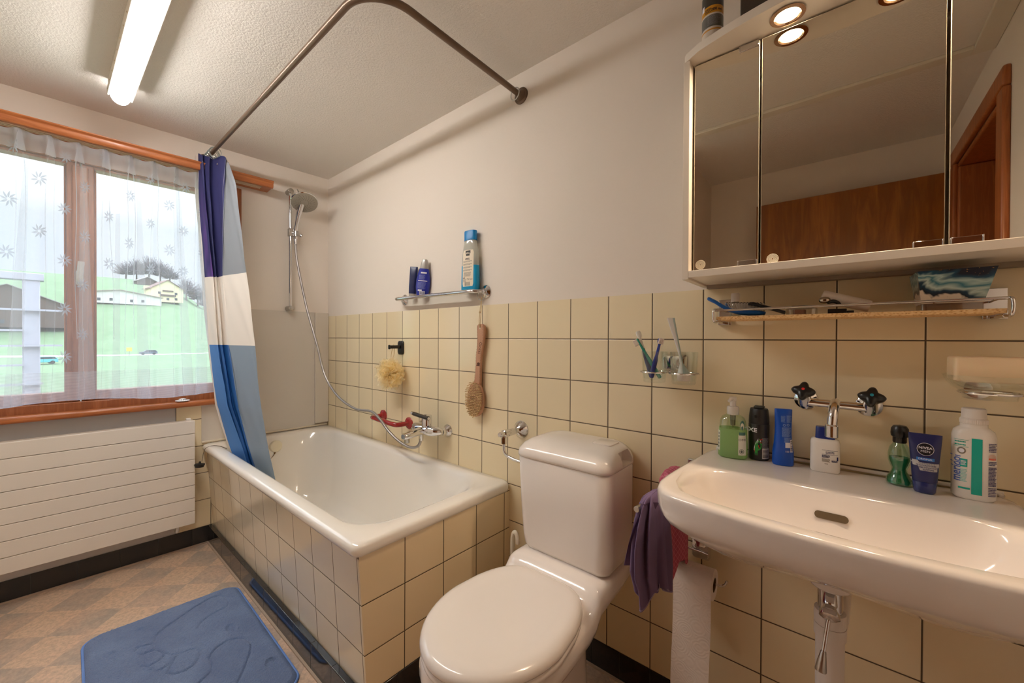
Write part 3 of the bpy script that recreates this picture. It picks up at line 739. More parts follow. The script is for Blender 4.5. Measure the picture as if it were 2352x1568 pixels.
# blue shampoo leaning
SB = thing('shampoo_bottle', 'flat royal blue shampoo bottle with silver cap leaning on the wall', 'bottle', (1.075, -.02, ZS))
def leanmat(cx, cz, ang): return Matrix.Translation((cx, 0, cz)) @ Matrix.Rotation(ang, 4, 'Y') @ Matrix.Translation((-cx, 0, -cz))
L1 = leanmat(1.075, ZS, .12)
b = Bottle(1.075, -.024, .55, [(ZS, .026, .013, 2.4), (ZS+.004, .029, .0155, 2.4), (ZS+.05, .037, .0175, 2.2), (ZS+.09, .036, .017, 2.2), (ZS+.12, .030, .016, 2.2), (ZS+.143, .023, .0145, 2.2)])
q = b.mb(); q.M = L1; q.build('bottle', mat('royal_blue_plastic', (38, 50, 156), .28), SB, angle=60)
cp = Bottle(1.075, -.024, .55, [(ZS+.1435, .0225, .0145, 2.2), (ZS+.165, .0185, .0135, 2.2), (ZS+.185, .0135, .011, 2.3), (ZS+.190, .011, .009, 2.3)])
q = cp.mb(); q.M = L1; q.build('cap', mat('silver_cap', (172, 168, 162), .35, .4), SB, angle=60)
m = MB(L1); sf = b.surf
patch(m, sf, -.010, .020, ZS+.118, ZS+.126, 0, 4, 1, .001); fineprint(m, sf, -.018, .016, ZS+.088, ZS+.112, 7, 1, .001); patch(m, sf, -.022, .026, ZS+.080, ZS+.0835, 0, 6, 1, .001)
fineprint(m, sf, -.024, .024, ZS+.042, ZS+.076, 10, 1, .001); patch(m, sf, -.020, .002, ZS+.030, ZS+.038, 0, 4, 1, .001); patch(m, sf, -.010, .018, ZS+.012, ZS+.031, 0, 4, 2, .001)
barcode(m, sf, -.008, .016, ZS+.014, ZS+.029, 2, eps=.0013)
m.build('printing', [mat('print_white', (226, 226, 236), .5), mat('print_pale_blue', (120, 130, 200), .5), mat('print_navy', (26, 34, 92), .5)], SB, recalc=False)
# dark tube beside it
ST = thing('cream_tube', 'slim dark navy tube standing on its cap left of the blue bottle', 'tube', (.985, -.02, ZS))
L2 = leanmat(.985, ZS, .10)
q = Bottle(.985, -.020, .6, [(ZS, .0185, .0115, 2.2), (ZS+.010, .0185, .0115, 2.2), (ZS+.011, .0175, .011, 2.2), (ZS+.0245, .0185, .012, 2.2)]); x = q.mb(); x.M = L2
x.build('cap', mat('silver_cap', (172, 168, 162), .35, .4), ST, angle=40)
q = Bottle(.985, -.020, .6, [(ZS+.025, .0195, .0125, 2.2), (ZS+.06, .0205, .0130, 2.2), (ZS+.12, .0205, .010, 2.3), (ZS+.158, .0205, .0045, 2.6), (ZS+.164, .0205, .002, 2.8)]); x = q.mb(); x.M = L2
x.build('tube', mat('navy_plastic', (28, 38, 84), .3), ST, angle=60)
q = Bottle(.985, -.020, .6, [(ZS-.0001, .0188, .0118, 2.2), (ZS+.0035, .0188, .0118, 2.2)]); x = q.mb(); x.M = L2; x.build('cap_foot', mat('navy_plastic', (28, 38, 84), .3), ST)

# ------------------------------------------------------------------ hook with bath puff
HK = thing('wall_hook', 'small black stick-on hook on the tiles above the bathtub', 'hook', (.862, -.01, 1.10))
m = MB(); m.rings([rrect(.862-w, .862+w, 1.107-h, 1.107+h, .012, d) for w, h, d in [(.0245, .037, 0), (.0245, .037, .006), (.021, .033, .010), (.014, .024, .0115)]], T=Matrix(((1,0,0,0),(0,0,-1,0),(0,1,0,0),(0,0,0,1))))
m.build('base_plate', M_black, HK)
m = MB(); m.box(.854, .872, -.075, -.009, 1.103, 1.121); m.box(.856, .870, -.080, -.072, 1.100, 1.123); m.build('arm', M_black, HK, bevel=.003)
PF = thing('bath_puff', 'yellow net bath puff hanging from the black hook', 'bath puff', (.868, -.072, .975))
t = NT('yellow_net')
tr = t.n('ShaderNodeBsdfTransparent', {0: (1, 1, 1, 1)}).outputs[0]
dd = t.n('ShaderNodeMixShader', {0: .5, 1: t.n('ShaderNodeBsdfDiffuse', {0: lin((255, 246, 214))}).outputs[0], 2: t.n('ShaderNodeBsdfTranslucent', {0: lin((255, 242, 200))}).outputs[0]}).outputs[0]
t.surface(t.n('ShaderNodeMixShader', {0: .42, 1: tr, 2: dd}).outputs[0])
R = random.Random(21); m = MB(); pc = Vector((.870, -.072, .975))
for k in range(26):
    nrm = Vector((R.gauss(0, 1), R.gauss(0, .8), R.gauss(0, 1))).normalized(); rr = R.uniform(.055, .078)
    Q = Vector((0, 0, 1)).rotation_difference(nrm); ph = R.uniform(0, 6.28); fr = R.choice((5, 6, 7, 9)); am = R.uniform(.3, .5)
    def fn(u, v, Q=Q, rr=rr, ph=ph, fr=fr, am=am):
        a = 2*PI*u; r = rr*(.15+.85*v); h = rr*am*v*math.sin(fr*a+ph)+.35*rr*v*v
        p = Q @ Vector((r*math.cos(a), r*math.sin(a), h)); p.y *= .82
        if p.y > .066: p.y = .066
        p += Vector((0, -.004, -.012*abs(p.x)/.07)); return pc+p
    m.grid(fn, 54, 5)
m.build('net_ruffles', t.mat, PF, recalc=False, angle=180)
m = MB(); m.tube(spline([(.874, -.070, 1.03), (.868, -.050, 1.075), (.8655, -.047, 1.112), (.861, -.048, 1.1238), (.856, -.050, 1.112), (.853, -.058, 1.07), (.865, -.070, 1.03)], 8), .0016, 6)
m.build('cord_loop', mat('beige_cord', (202, 176, 132), .7), PF)

# ------------------------------------------------------------------ bath brush
BH = thing('bath_brush', 'long wooden bath brush hanging by a cord from the chrome shelf', 'brush', (1.48, -.02, 1.0))
M_beech = m_wood('pale_red_beech', (196, 152, 122), (182, 136, 106), (0, 0, 1), 10, .5, 10, 0)
ctr = [(1.4895, 1.222), (1.4915, 1.18), (1.4885, 1.13), (1.4795, 1.08), (1.4765, 1.03), (1.4735, .985), (1.468, .96)]
cs = spline([(x, 0, z) for x, z in ctr], 5); m = MB(); rs = []
for i, p in enumerate(cs):
    q = i/(len(cs)-1); w = lerp(.0235, .0165, ss(q*1.6)) if q < .62 else lerp(.0165, .020, ss((q-.62)/.38))
    if q < .06: w *= .55+.45*math.sqrt(q/.06)
    rs.append(rrect(p.x-w, p.x+w, -.027, -.012, .006, p.z, 4))
MBh = m; m.rings(rs); ho = m.build('handle', M_beech, BH)
hc = Vector((1.4585, -.020, .890))
def ov(wx, wz, y): return [(hc.x+wx*math.cos(2*PI*j/48)*(1-.06*math.sin(2*PI*j/48)), y, hc.z+wz*math.sin(2*PI*j/48)) for j in range(48)]
MB().rings([ov(.047, .073, -.012), ov(.051, .078, -.015), ov(.051, .078, -.024), ov(.047, .073, -.027)]).build('brush_head', M_beech, BH)
R = random.Random(4); m = MB()
for i in range(17):
    for j in range(24):
        x = (i-8)/8.2*.052+(.0017 if j % 2 else 0); z = (j-11.5)/12*.079
        if (x/.049)**2+(z/.076)**2 > 1: continue
        p = hc+Vector((x, -.006, z)); e = p+Vector((x*.06+R.gauss(0, .0006), -.016+R.gauss(0, .001), z*.05+R.gauss(0, .0006)))
        m.cyl(p, e, .0009, 6, r2=.0021)
br = m.build('bristles', mat('straw_bristle', (212, 184, 138), .8), BH); br['kind'] = 'stuff'
def bsurf(a, z, eps): 
    p = min(cs, key=lambda q: abs(q.z-z)); return (p.x+a, -.027-eps, z)
m = MB(); write(m, bsurf, 'Gotti', .024, .004, 1.118, 0, rot=-PI/2, sx=1.0, eps=.0006)
disc(m, bsurf, .004, 1.048, .009, .006); patch(m, bsurf, -.008, .012, 1.038, 1.043, 0, 2, 1, .0006)
for i in range(34):
    z = 1.212-i*.0068; p = min(cs, key=lambda q: abs(q.z-z))
    for sd in (-1, 1): patch(m, bsurf, sd*.0155-.0009, sd*.0155+.0009, z-.0012, z+.0012, 0, 1, 1, .0006)
m.build('burnt_lettering', mat('burnt_brown', (84, 50, 34), .7), ho, recalc=False)
m = MB(); m.ball((1.4905, -.0275, 1.206), .0055, 12, sy=.15); m.build('hang_hole', mat('pale_hole', (226, 214, 196), .8), ho)
m = MB(); m.tube(spline([(1.489, -.030, 1.206), (1.487, -.030, 1.24), (1.4905, -.026, 1.30), (1.4945, -.022, 1.340), (1.4975, -.026, 1.30), (1.4945, -.030, 1.24), (1.491, -.030, 1.206)], 6), .0014, 6)
m.ball((1.4915, -.030, 1.274), .005, 10); m.build('cord', mat('beige_cord', (202, 176, 132), .7), BH)
o = MB().tube(circle((1.4985, -.0235, 1.352), (1, 0, 0), (0, .2, 1), .026, 36), .0011, 8, closed=True).build('hanging_ring', M_ring)
tag(o, 'thin clear ring on the chrome shelf rosette, carrying the brush cord', 'ring')
# ------------------------------------------------------------------ toilet
TO = thing('toilet', 'white close coupled toilet with its lid closed', 'toilet', (2.02, -.35, 0))
CX0, CX1, CY0 = 1.842, 2.192, -.212
rs = []
for z, i0, i1, fr, r in [(.452, .045, .018, .02, .03), (.456, .034, .010, .009, .035), (.468, .026, .004, .003, .04), (.50, .020, .001, .0, .042), (.60, .010, 0, 0, .042), (.752, .0, .0, .0, .042), (.757, .003, .003, .003, .042)]:
    rs.append(rrect(CX0+i0, CX1-i1, CY0+fr, -.004, r, z, 8))
MB().rings(rs).build('cistern', M_seat, TO, angle=50)
def flat_back(P): return [(x, min(y, -.002), z) for x, y, z in P]
rs = []
for z, i, f, r in [(.757, .0035, .0035, .04), (.760, -.002, -.002, .042), (.768, -.003, -.003, .043), (.782, -.001, .001, .043), (.797, .008, .014, .045), (.809, .022, .036, .045), (.817, .042, .062, .04), (.8205, .062, .088, .03), (.822, .085, .105, .02)]:
    rs.append(flat_back(rrect(CX0+i, CX1-i*.75, CY0+f, -.002-max(i, 0)*.25, r, z, 8)))
lidm = MB().rings(rs)
lo = lidm.build('cistern_lid', M_seat, TO, angle=60)
cut = MB().box(2.158, 2.30, -.118, -.046, .768, .806).build('cut', M_seat, angle=0)
bo = lo.modifiers.new('b', 'BOOLEAN'); bo.operation = 'DIFFERENCE'; bo.object = cut; bo.solver = 'EXACT'
dg = bpy.context.evaluated_depsgraph_get(); dg.update()
nm = bpy.data.meshes.new_from_object(lo.evaluated_get(dg)); lo.modifiers.clear(); lo.data = nm; nm.set_sharp_from_angle(angle=math.radians(60))
bpy.data.objects.remove(cut)
rs = [rrect(2.082, 2.150, -.114, -.040, .012, z, 5) for z in (.818, .8228)]+[rrect(2.0835, 2.1485, -.1125, -.0415, .011, .8236, 5)]
MB().rings(rs).build('flush_button', M_seat, TO, angle=50)
m = MB(); m.lathe([(.0005, .001), (.0125, .001), (.0135, 0)], (2.1872, -.072, .728), (1, 0, 0), 24, cap0=False); m.build('side_plug', M_seat, TO)
# seat and lid outlines: half width against depth
def seat_out(z, g=0.0, N=64, dz=None):
    cy = -.490; out = []
    for j in range(N):
        a = 2*PI*j/N; c, s = math.cos(a), math.sin(a)
        if s < 0: x = .183*c; y = cy+.2235*s                               # rounded front
        else:
            n = 4.6; x = .183*abs(c)**(2/n)*(1 if c > 0 else -1); y = cy+.217*abs(s)**(2/n); x *= 1-.27*max(0, (y-cy)/.217)**1.7
        d = math.hypot(x, y-cy); k = (d-g)/d
        out.append((2.034+x*k, cy+(y-cy)*k, z))
    return out
M_lid = M_seat
rs = [seat_out(.424, .008), seat_out(.4245, .002), seat_out(.430, -.0005), seat_out(.438, .001), seat_out(.4445, .006), seat_out(.449, .014), seat_out(.4515, .026), seat_out(.452, .044), seat_out(.4512, .055), seat_out(.4505, .064), seat_out(.4503, .10), seat_out(.451, .16)]
MB().rings(rs).build('lid', M_lid, TO, angle=80)
rs = [seat_out(.404, .010), seat_out(.4045, .004), seat_out(.411, .002), seat_out(.4185, .003), seat_out(.4225, .008)]
MB().rings(rs).build('seat', M_seat, TO, angle=60)
# bowl: cross sections along y, from the wall to the front
rs = []
def bowl(y, w, zt, zb, e=2.6, k=36):
    out = []
    for j in range(k):
        a = 2*PI*j/k; c, s = math.cos(a), math.sin(a)
        n = 5.0 if s > 0 else e
        x = w*abs(c)**(2/n)*(1 if c > 0 else -1); zc = zt-.05
        z = zc+(.05*abs(s)**(2/5) if s > 0 else -(zc-zb)*abs(s)**(2/e))
        out.append((2.024+x, y, z))
    return out
for y, w, zt, zb in [(-.010, .150, .450, .40), (-.03, .163, .452, .385), (-.10, .168, .4535, .36), (-.20, .1695, .4545, .335), (-.235, .170, .4545, .325), (-.252, .1705, .449, .32), (-.268, .1715, .430, .315), (-.285, .172, .414, .31), (-.32, .173, .406, .30), (-.40, .174, .405, .285), (-.50, .172, .405, .275), (-.58, .157, .405, .28), (-.64, .128, .405, .30), (-.675, .095, .404, .325), (-.692, .062, .402, .345), (-.699, .03, .398, .36)]:
    rs.append(bowl(y, w, zt, zb))
MB().rings(rs).build('bowl', M_porc, TO, angle=70)
rs = []
for z, w, y0, y1, r in [(0, .112, -.55, -.150, .06), (.02, .110, -.548, -.152, .06), (.12, .105, -.535, -.160, .06), (.25, .104, -.53, -.168, .06), (.34, .112, -.56, -.175, .06), (.385, .125, -.60, -.18, .06)]:
    rs.append(rrect(2.018-w, 2.018+w, y0, y1, r, z, 8))
MB().rings(rs).build('pedestal', M_porc, TO, angle=60)

AV = thing('angle_valve', 'chrome angle valve and bent pipe on the wall left of the cistern', 'valve', (1.70, -.05, .79))
MB().lathe([(.0005, 0), (.036, 0), (.035, .004), (.016, .022), (.010, .026), (.010, .045)], (1.703, 0, .788), (0, -1, 0), 32).build('wall_rosette', M_chrome, AV)
m = MB(); m.lathe([(.0005, .0), (.0095, .0), (.0135, .02), (.0145, .05), (.0145, .075), (.011, .078), (.010, .085), (.010, .096), (.0075, .101), (.0005, .102)], (1.703, -.035, .788), (0, -1, .02), 22); m.build('valve_body', M_chrome, AV)
m = MB(); m.lathe([(.0085, 0), (.0085, .010), (.0115, .011), (.0115, .034), (.0085, .036)], (1.703, -.108, .786), (0, 0, -1), 6); m.build('compression_nut', M_chrome, AV, angle=20)
m = MB(); m.tube(spline([(1.703, -.108, .755), (1.703, -.108, .728), (1.715, -.106, .708), (1.75, -.103, .698), (1.79, -.10, .694), (1.845, -.098, .694)], 6), .0058, 12); m.build('supply_pipe', M_chrome, AV)

TBR = thing('toilet_brush', 'white toilet brush handle standing in its pot behind the toilet', 'toilet brush', (1.775, -.13, 0))
m = MB(); m.tube(spline([(1.772, -.13, .12), (1.771, -.13, .25), (1.767, -.13, .34), (1.767, -.13, .40), (1.772, -.13, .432), (1.782, -.13, .437), (1.790, -.13, .420), (1.791, -.13, .40)], 6), lambda q: .0085 if q < .75 else .0075, 12); m.build('handle', mat('ivory_white', (226, 218, 200), .4), TBR)
MB().lathe([(.0005, 0), (.048, 0), (.050, .01), (.046, .13), (.044, .132), (.042, .13), (.042, .02), (.0005, .015)], (1.775, -.13, 0), n=28).build('pot', M_white, TBR)
MB().lathe([(.012, .10), (.012, .135), (.03, .136), (.032, .15), (.0005, .152)], (1.772, -.13, .0), n=24).build('splash_cap', M_white, TBR)

# ------------------------------------------------------------------ washbasin
SX = 2.693
SI = thing('washbasin', 'white rectangular wall hung washbasin', 'washbasin', (SX, -.24, .7))
def outl(z, g=0.0, bow=.030, back=0.0, sc=1.0):
    """outer outline of the basin, right half then mirrored: straight back, slightly splayed sides, bowed front"""
    P = []
    H_ = [(0, -.001), (.14, -.001), (.245, -.001), (.266, -.004), (.276, -.018), (.2815, -.05), (.290, -.14), (.2985, -.24), (.303, -.32), (.302, -.365), (.294, -.398), (.276, -.424), (.248, -.440), (.19, -.4535), (.12, -.463), (.05, -.4685), (0, -.469)]
    for x, y in H_:
        cx, cy = 0, -.23; d = math.hypot(x, y-cy)
        k = max(.02, (d-g)/d) if d > 1e-6 else 1
        yy = cy+(y-cy)*k; yy = min(yy, -.001-back)
        P.append((x*k, yy))
    full = [(SX+x, y, z) for x, y in P]+[(SX-x, y, z) for x, y in P[-2:0:-1]]
    return full
def inl(z, g=0.0, dy=0.0):
    H_ = [(0, -.188), (.12, -.188), (.19, -.192), (.232, -.205), (.254, -.232), (.264, -.270), (.268, -.310), (.267, -.345), (.258, -.376), (.238, -.397), (.205, -.410), (.17, -.417), (.12, -.424), (.08, -.427), (.05, -.4285), (.02, -.429), (0, -.429)]
    P = []
    for x, y in H_:
        cx, cy = 0, -.31+dy; d = math.hypot(x, y-cy); k = max(.05, (d-g)/d); P.append((x*k, cy+(y-cy)*k))
    return [(SX+x, y, z) for x, y in P]+[(SX-x, y, z) for x, y in P[-2:0:-1]]
rs = [outl(.698, .19), outl(.706, .15), outl(.723, .105), outl(.742, .068), outl(.758, .040), outl(.772, .019), outl(.786, .008), outl(.805, .002), outl(.825, .0005), outl(.834, .0), outl(.840, .003), outl(.8428, .010), outl(.8432, .018),
      inl(.8425, -.010), inl(.8405, -.002), inl(.835, .006), inl(.822, .014), inl(.79, .026), inl(.755, .045), inl(.732, .075), inl(.722, .11), inl(.717, .18)]
MB().rings(rs).build('basin', M_porc, SI, angle=80)
m = MB(); m.tube(spline([(2.432, -.010, .8432), (2.436, -.004, .8475), (2.452, -.004, .849), (2.69, -.004, .8495), (2.935, -.004, .849), (2.951, -.004, .8475), (2.955, -.010, .8432)], 6), .0045, 10); m.build('back_lip', M_porc, SI)
def slot(w, h, c, nrm, up, m_):
    c = Vector(c); r_ = Vector(up).cross(Vector(nrm)).normalized(); P = []
    for j in range(24):
        a = 2*PI*j/24; x = h*math.cos(a)+(w-h)*(1 if math.cos(a) > 0 else -1); P.append(c+r_*x+Vector(up)*(h*math.sin(a)))
    m_.poly(P)
m = MB(); nb = Vector((0, -1, .42)).normalized(); slot(.0275, .0075, (2.690, -.2148, .795), nb, Vector((0, .42, 1)).normalized(), m)
m.build('overflow_slot', mat('dark_overflow', (92, 76, 52), .6), SI, angle=0)
m = MB(); m.lathe([(.030, 0), (.030, .002), (.022, .003), (.021, .001), (.0005, .001)], (SX, -.30, .7175), n=28, cap0=False); m.build('waste_ring', M_chrome, SI)
m = MB(); m.lathe([(.034, 0), (.034, .030)], (2.690, -.24, .665), n=30); m.build('waste_boss', M_porc, SI, bevel=.003)

TRP = thing('bottle_trap', 'white bottle trap with chrome neck hanging below the washbasin', 'trap', (2.690, -.235, .4))
M_pvc = mat('white_pvc', (224, 216, 208), .35)
MB().lathe([(.0205, .612), (.0205, .668)], (2.690, -.235, 0), n=26).build('chrome_neck', M_chrome, TRP)
MB().lathe([(.0205, .585), (.0255, .587), (.0265, .60), (.0255, .614), (.0205, .616)], (2.690, -.235, 0), n=28).build('compression_nut', M_pvc, TRP)
m = MB(); m.lathe([(.0005, .36), (.018, .36), (.023, .372), (.0235, .56), (.0262, .562), (.0262, .586), (.020, .587)], (2.690, -.235, 0), n=28); m.build('trap_body', M_pvc, TRP)
m = MB(); m.tube(spline([(2.700, -.215, .57), (2.704, -.18, .575), (2.708, -.10, .578), (2.712, -.006, .58)], 5), .0165, 16); m.build('outlet_pipe', M_pvc, TRP)
MB().lathe([(.0005, 0), (.040, 0), (.038, .006), (.022, .014), (.0165, .016)], (2.712, 0, .58), (0, -1, 0), 28).build('wall_rosette', M_pvc, TRP)
LV = thing('popup_lever', 'chrome pop-up waste lever hanging before the bottle trap', 'lever', (2.69, -.27, .64))
m = MB(); m.lathe([(.0005, 0), (.011, 0), (.012, .018), (.010, .022), (.012, .028), (.0165, .034), (.0165, .042), (.010, .046), (.004, .046)], (2.690, -.252, .652), (0, -.62, -.52), 24); m.build('ball_joint', M_chrome, LV)
m = MB(); m.tube([(2.690, -.278, .634), (2.681, -.296, .556)], .0036, 10); m.build('rod', M_chrome, LV)
m = MB(); m.lathe([(.0045, 0), (.0060, .010), (.0095, .034), (.0088, .036), (.0005, .0365)], (2.6815, -.295, .562), (-.11, -.23, -.97), 20); m.build('grip', M_satin, LV)

# ------------------------------------------------------------------ wall tap of the washbasin
FT = thing('basin_tap', 'chrome wall mixer tap with two black star handles over the washbasin', 'tap', (2.695, -.05, 1.0))
for x, z in ((2.635, 1.007), (2.7545, 1.004)):
    MB().lathe([(.0005, 0), (.025, 0), (.0245, .003), (.017, .008), (.012, .010), (.012, .05)], (x, 0, z), (0, -1, 0), 30).build('wall_rosette', M_chrome, FT)
m = MB(); m.tube([(2.628, -.052, 1.008), (2.762, -.052, 1.005)], .0098, 18)
for x, z in ((2.635, 1.008), (2.7545, 1.005)): m.cyl((x, -.046, z-.004), (x, -.068, z+.022), .0138, 20, r2=.0125)
m.build('crossbar', M_chrome, FT)
m = MB(); m.tube(spline([(2.695, -.052, 1.010), (2.6935, -.068, 1.013), (2.692, -.088, 1.006), (2.690, -.103, .988), (2.6885, -.108, .966), (2.688, -.108, .955)], 7), .0098, 18); m.build('spout', M_chrome, FT)
MB().lathe([(.0105, -.0165), (.0125, -.015), (.0125, .010), (.0100, .013)], (2.688, -.108, .955), n=24).build('aerator', M_chrome, FT)
for (x, z), col in (((2.634, 1.007), (214, 40, 36)), ((2.7555, 1.004), (24, 140, 168))):
    ax = Vector((.0, -.83, .56)); c = Vector((x, -.066, z+.020)); Q = Vector((0, 0, 1)).rotation_difference(ax.normalized())
    def star(r, h, am, c=c, Q=Q):
        out = []
        for j in range(64):
            a = 2*PI*j/64; q = r*(1+am*math.cos(4*a+.5)); out.append(c+Q @ Vector((q*math.cos(a), q*math.sin(a), h)))
        return out
    m = MB(); m.rings([star(.011, -.002, .0), star(.0145, .002, .10), star(.0185, .010, .22), star(.0195, .018, .24), star(.018, .0225, .22), star(.013, .0255, .12), star(.006, .0265, .02)])
    kn = m.build('star_handle', M_black, FT, angle=70)
    m = MB(); m.lathe([(.0033, .0), (.0033, .0008)], c+Q @ Vector((0, 0, .0263)), ax, 16); m.build('colour_dot', mat('dot_%d' % col[0], col, .4), kn, angle=0)

# ------------------------------------------------------------------ bottles on the washbasin ledge
ZL = .8437
M_prw = mat('print_white', (226, 226, 236), .5); M_prk = mat('print_black', (32, 32, 36), .5)
# hand soap
SO = thing('soap_dispenser', 'clear pump bottle of green hand soap, leftmost on the washbasin ledge', 'soap bottle', (2.481, -.062, ZL))
b = Bottle(2.481, -.062, .10, [(ZL, .030, .021, 3), (ZL+.004, .034, .0245, 3), (ZL+.03, .0345, .0250, 3), (ZL+.075, .0325, .0235, 2.8), (ZL+.098, .0305, .0225, 2.6), (ZL+.108, .0265, .0195, 2.4), (ZL+.114, .017, .014, 2.2), (ZL+.117, .0135, .0125, 2)])
b.mb().build('bottle', m_clear('clear_green_bottle', (240, 248, 236), .10), SO, angle=60)
t = NT('green_soap'); pb = t.n('ShaderNodeBsdfPrincipled', {'Base Color': lin((186, 222, 158)), 'Roughness': .2}).outputs[0]
tl = t.n('ShaderNodeBsdfTranslucent', {0: lin((196, 232, 168))}).outputs[0]; tr = t.n('ShaderNodeBsdfTransparent', {0: lin((214, 240, 192))}).outputs[0]
t.surface(t.n('ShaderNodeMixShader', {0: .25, 1: t.n('ShaderNodeMixShader', {0: .5, 1: pb, 2: tl}).outputs[0], 2: tr}).outputs[0])
b.mb(-.0002, ZL+.002, ZL+.078).build('liquid_soap', t.mat, SO, angle=60)
m = MB(); m.lathe([(.0140, .114), (.0145, .116), (.0145, .133), (.0125, .136), (.0075, .137), (.0070, .150), (.0085, .151), (.0085, .161), (.0005, .162)], (2.481, -.062, ZL), n=26)
m.tube([(2.481, -.062, ZL+.156), (2.478, -.078, ZL+.156), (2.4765, -.086, ZL+.152)], .0042, 10); m.build('pump', m_clear('milky_pump', (250, 250, 250), .10, .08, .72, (244, 240, 236)), SO)
MB().lathe([(.006, .085), (.007, .112)], (2.481, -.062, ZL), n=14).build('pump_spring', m_clear('grey_spring', (200, 200, 190), .1, .1, .5, (150, 150, 140)), SO)
MB().tube([(2.481, -.062, ZL+.09), (2.481, -.060, ZL+.008)], .0022, 8).build('dip_tube', m_clear('tube_clear', (235, 240, 232), .06, .1, .2), SO)
m = MB(); sf = b.surf
patch(m, sf, .0150, .0322, ZL+.012, ZL+.066, 0, 8, 8, .0009)
patch(m, sf, .0165, .0300, ZL+.064, ZL+.072, 2, 6, 3, .0012)
for k, (r1, zz) in enumerate(((.008, .090), (.006, .087), (.0035, .083))):
    disc(m, sf, .0232, ZL+zz, r1*.62, r1*1.5, (2, 0, 2)[k], .001+.0003*k)
write(m, sf, 'OMI', .0085, .0232, ZL+.052, 1, eps=.0014); disc(m, sf, .0225, ZL+.022, .0052, .0065, 1, .0013, .8); disc(m, sf, .0225, ZL+.022, .0028, .0035, 1, .0013)
m.build('label', [mat('label_white', (226, 226, 214), .5), mat('label_ink', (92, 100, 96), .5), mat('label_teal', (72, 120, 112), .5)], SO, recalc=False)
m = MB(); patch(m, sf, -.0343, -.0285, ZL+.018, ZL+.070, 0, 6, 6, .0009)
for i in range(5): patch(m, sf, -.0325, -.0302, ZL+.025+.0085*i, ZL+.031+.0085*i, 1, 2, 2, .0013)
m.build('back_label', [mat('label_white', (226, 226, 214), .5), mat('label_ink', (92, 100, 96), .5), mat('label_teal', (72, 120, 112), .5)], SO, recalc=False)
# deodorant
DE = thing('deodorant_can', 'black deodorant spray can with red and green splash on the washbasin', 'spray can', (2.5375, -.036, ZL))
b = Bottle(2.5375, -.036, .25, [(ZL, .0215, .0215, 2), (ZL+.003, .0238, .0238, 2), (ZL+.092, .0238, .0238, 2), (ZL+.0935, .0232, .0232, 2)])
b.mb().build('can', mat('black_can', (34, 32, 30), .35), DE, angle=50)
MB().lathe([(.0230, .0938), (.0235, .096), (.0230, .112), (.0210, .130), (.0195, .1335), (.0005, .1340)], (2.5375, -.036, ZL), n=36).build('cap', mat('cap_black', (26, 26, 26), .45), DE)
m = MB(); m.box(2.526, 2.549, -.046, -.022, ZL+.133, ZL+.1395); m.build('spray_button', mat('olive_black', (44, 44, 38), .5), DE, bevel=.002)
MB().box(2.5295, 2.5355, -.0600, -.054, ZL+.111, ZL+.1185).build('nozzle', mat('nozzle_black', (8, 8, 8), .4), DE, bevel=.001)
m = MB(); sf = b.surf; R = random.Random(2)
write(m, sf, 'AXE', .0145, -.0205, ZL+.078, 0, align='CENTER', eps=.0006, bold=.03)
def strokes(a0, z0, a1, z1, w, mi):
    patch(m, sf, 0, 1, 0, 1, mi, 3, 10, .0006+.0002*mi, lambda u, v: (lerp(a0, a1, v)+(u-.5)*w*math.sin(PI*min(1, .15+v*.85)), lerp(z0, z1, v)))
strokes(-.0085, .0+ZL+.020, -.006, ZL+.050, .008, 2); strokes(-.012, ZL+.026, -.004, ZL+.058, .006, 0); strokes(-.009, ZL+.022, -.0065, ZL+.040, .0085, 1)
disc(m, sf, -.004, ZL+.040, .0075, .013, 2, .0006, .72)
for i in range(9): disc(m, sf, R.uniform(-.004, .004), ZL+R.uniform(.028, .058), .0011, .0017, R.choice((1, 1, 1, 2, 0)), .0014, n=8)
for i in range(3): strokes(-.0105+.0025*i, ZL+.014, -.0105+.0025*i, ZL+.026, .0012, 2)
fineprint(m, sf, .005, .0205, ZL+.034, ZL+.060, 13, 3, .0006); patch(m, sf, .005, .0205, ZL+.006, ZL+.033, 4, 6, 4, .0006); barcode(m, sf, .006, .0195, ZL+.008, ZL+.032, 5, False, 12, .001)
m.build('artwork', [M_prw, mat('art_red', (222, 46, 30), .4), mat('art_green', (40, 150, 60), .4), mat('print_grey', (150, 150, 150), .5), mat('barcode_white', (214, 210, 206), .5), M_prk], DE, recalc=False)
# blue lotion
BL = thing('lotion_bottle', 'bright blue waisted lotion bottle standing on its cap between black can and tap', 'bottle', (2.592, -.052, ZL))
b = Bottle(2.592, -.052, .22, [(ZL, .0215, .0150, 2.3), (ZL+.004, .0232, .0165, 2.3), (ZL+.030, .0225, .0160, 2.3), (ZL+.031, .0228, .0162, 2.3), (ZL+.055, .0195, .0150, 2.3), (ZL+.080, .0178, .0130, 2.4), (ZL+.105, .0178, .0105, 2.5), (ZL+.128, .0184, .0075, 2.8), (ZL+.139, .0186, .0050, 3), (ZL+.1405, .0180, .004, 3)])
q = b.mb(); q.M = Matrix.Translation((0, 0, 0)); q.build('bottle', mat('bright_blue', (14, 76, 178), .3), BL, angle=60)
m = MB(); sf = b.surf
fineprint(m, sf, -.006, .004, ZL+.108, ZL+.124, 9, 1); fineprint(m, sf, .006, .0165, ZL+.108, ZL+.126, 9, 1); disc(m, sf, .001, ZL+.101, .003, .003, 1, .0006, .6); disc(m, sf, .009, ZL+.102, .003, .003, 1, .0006, .6)
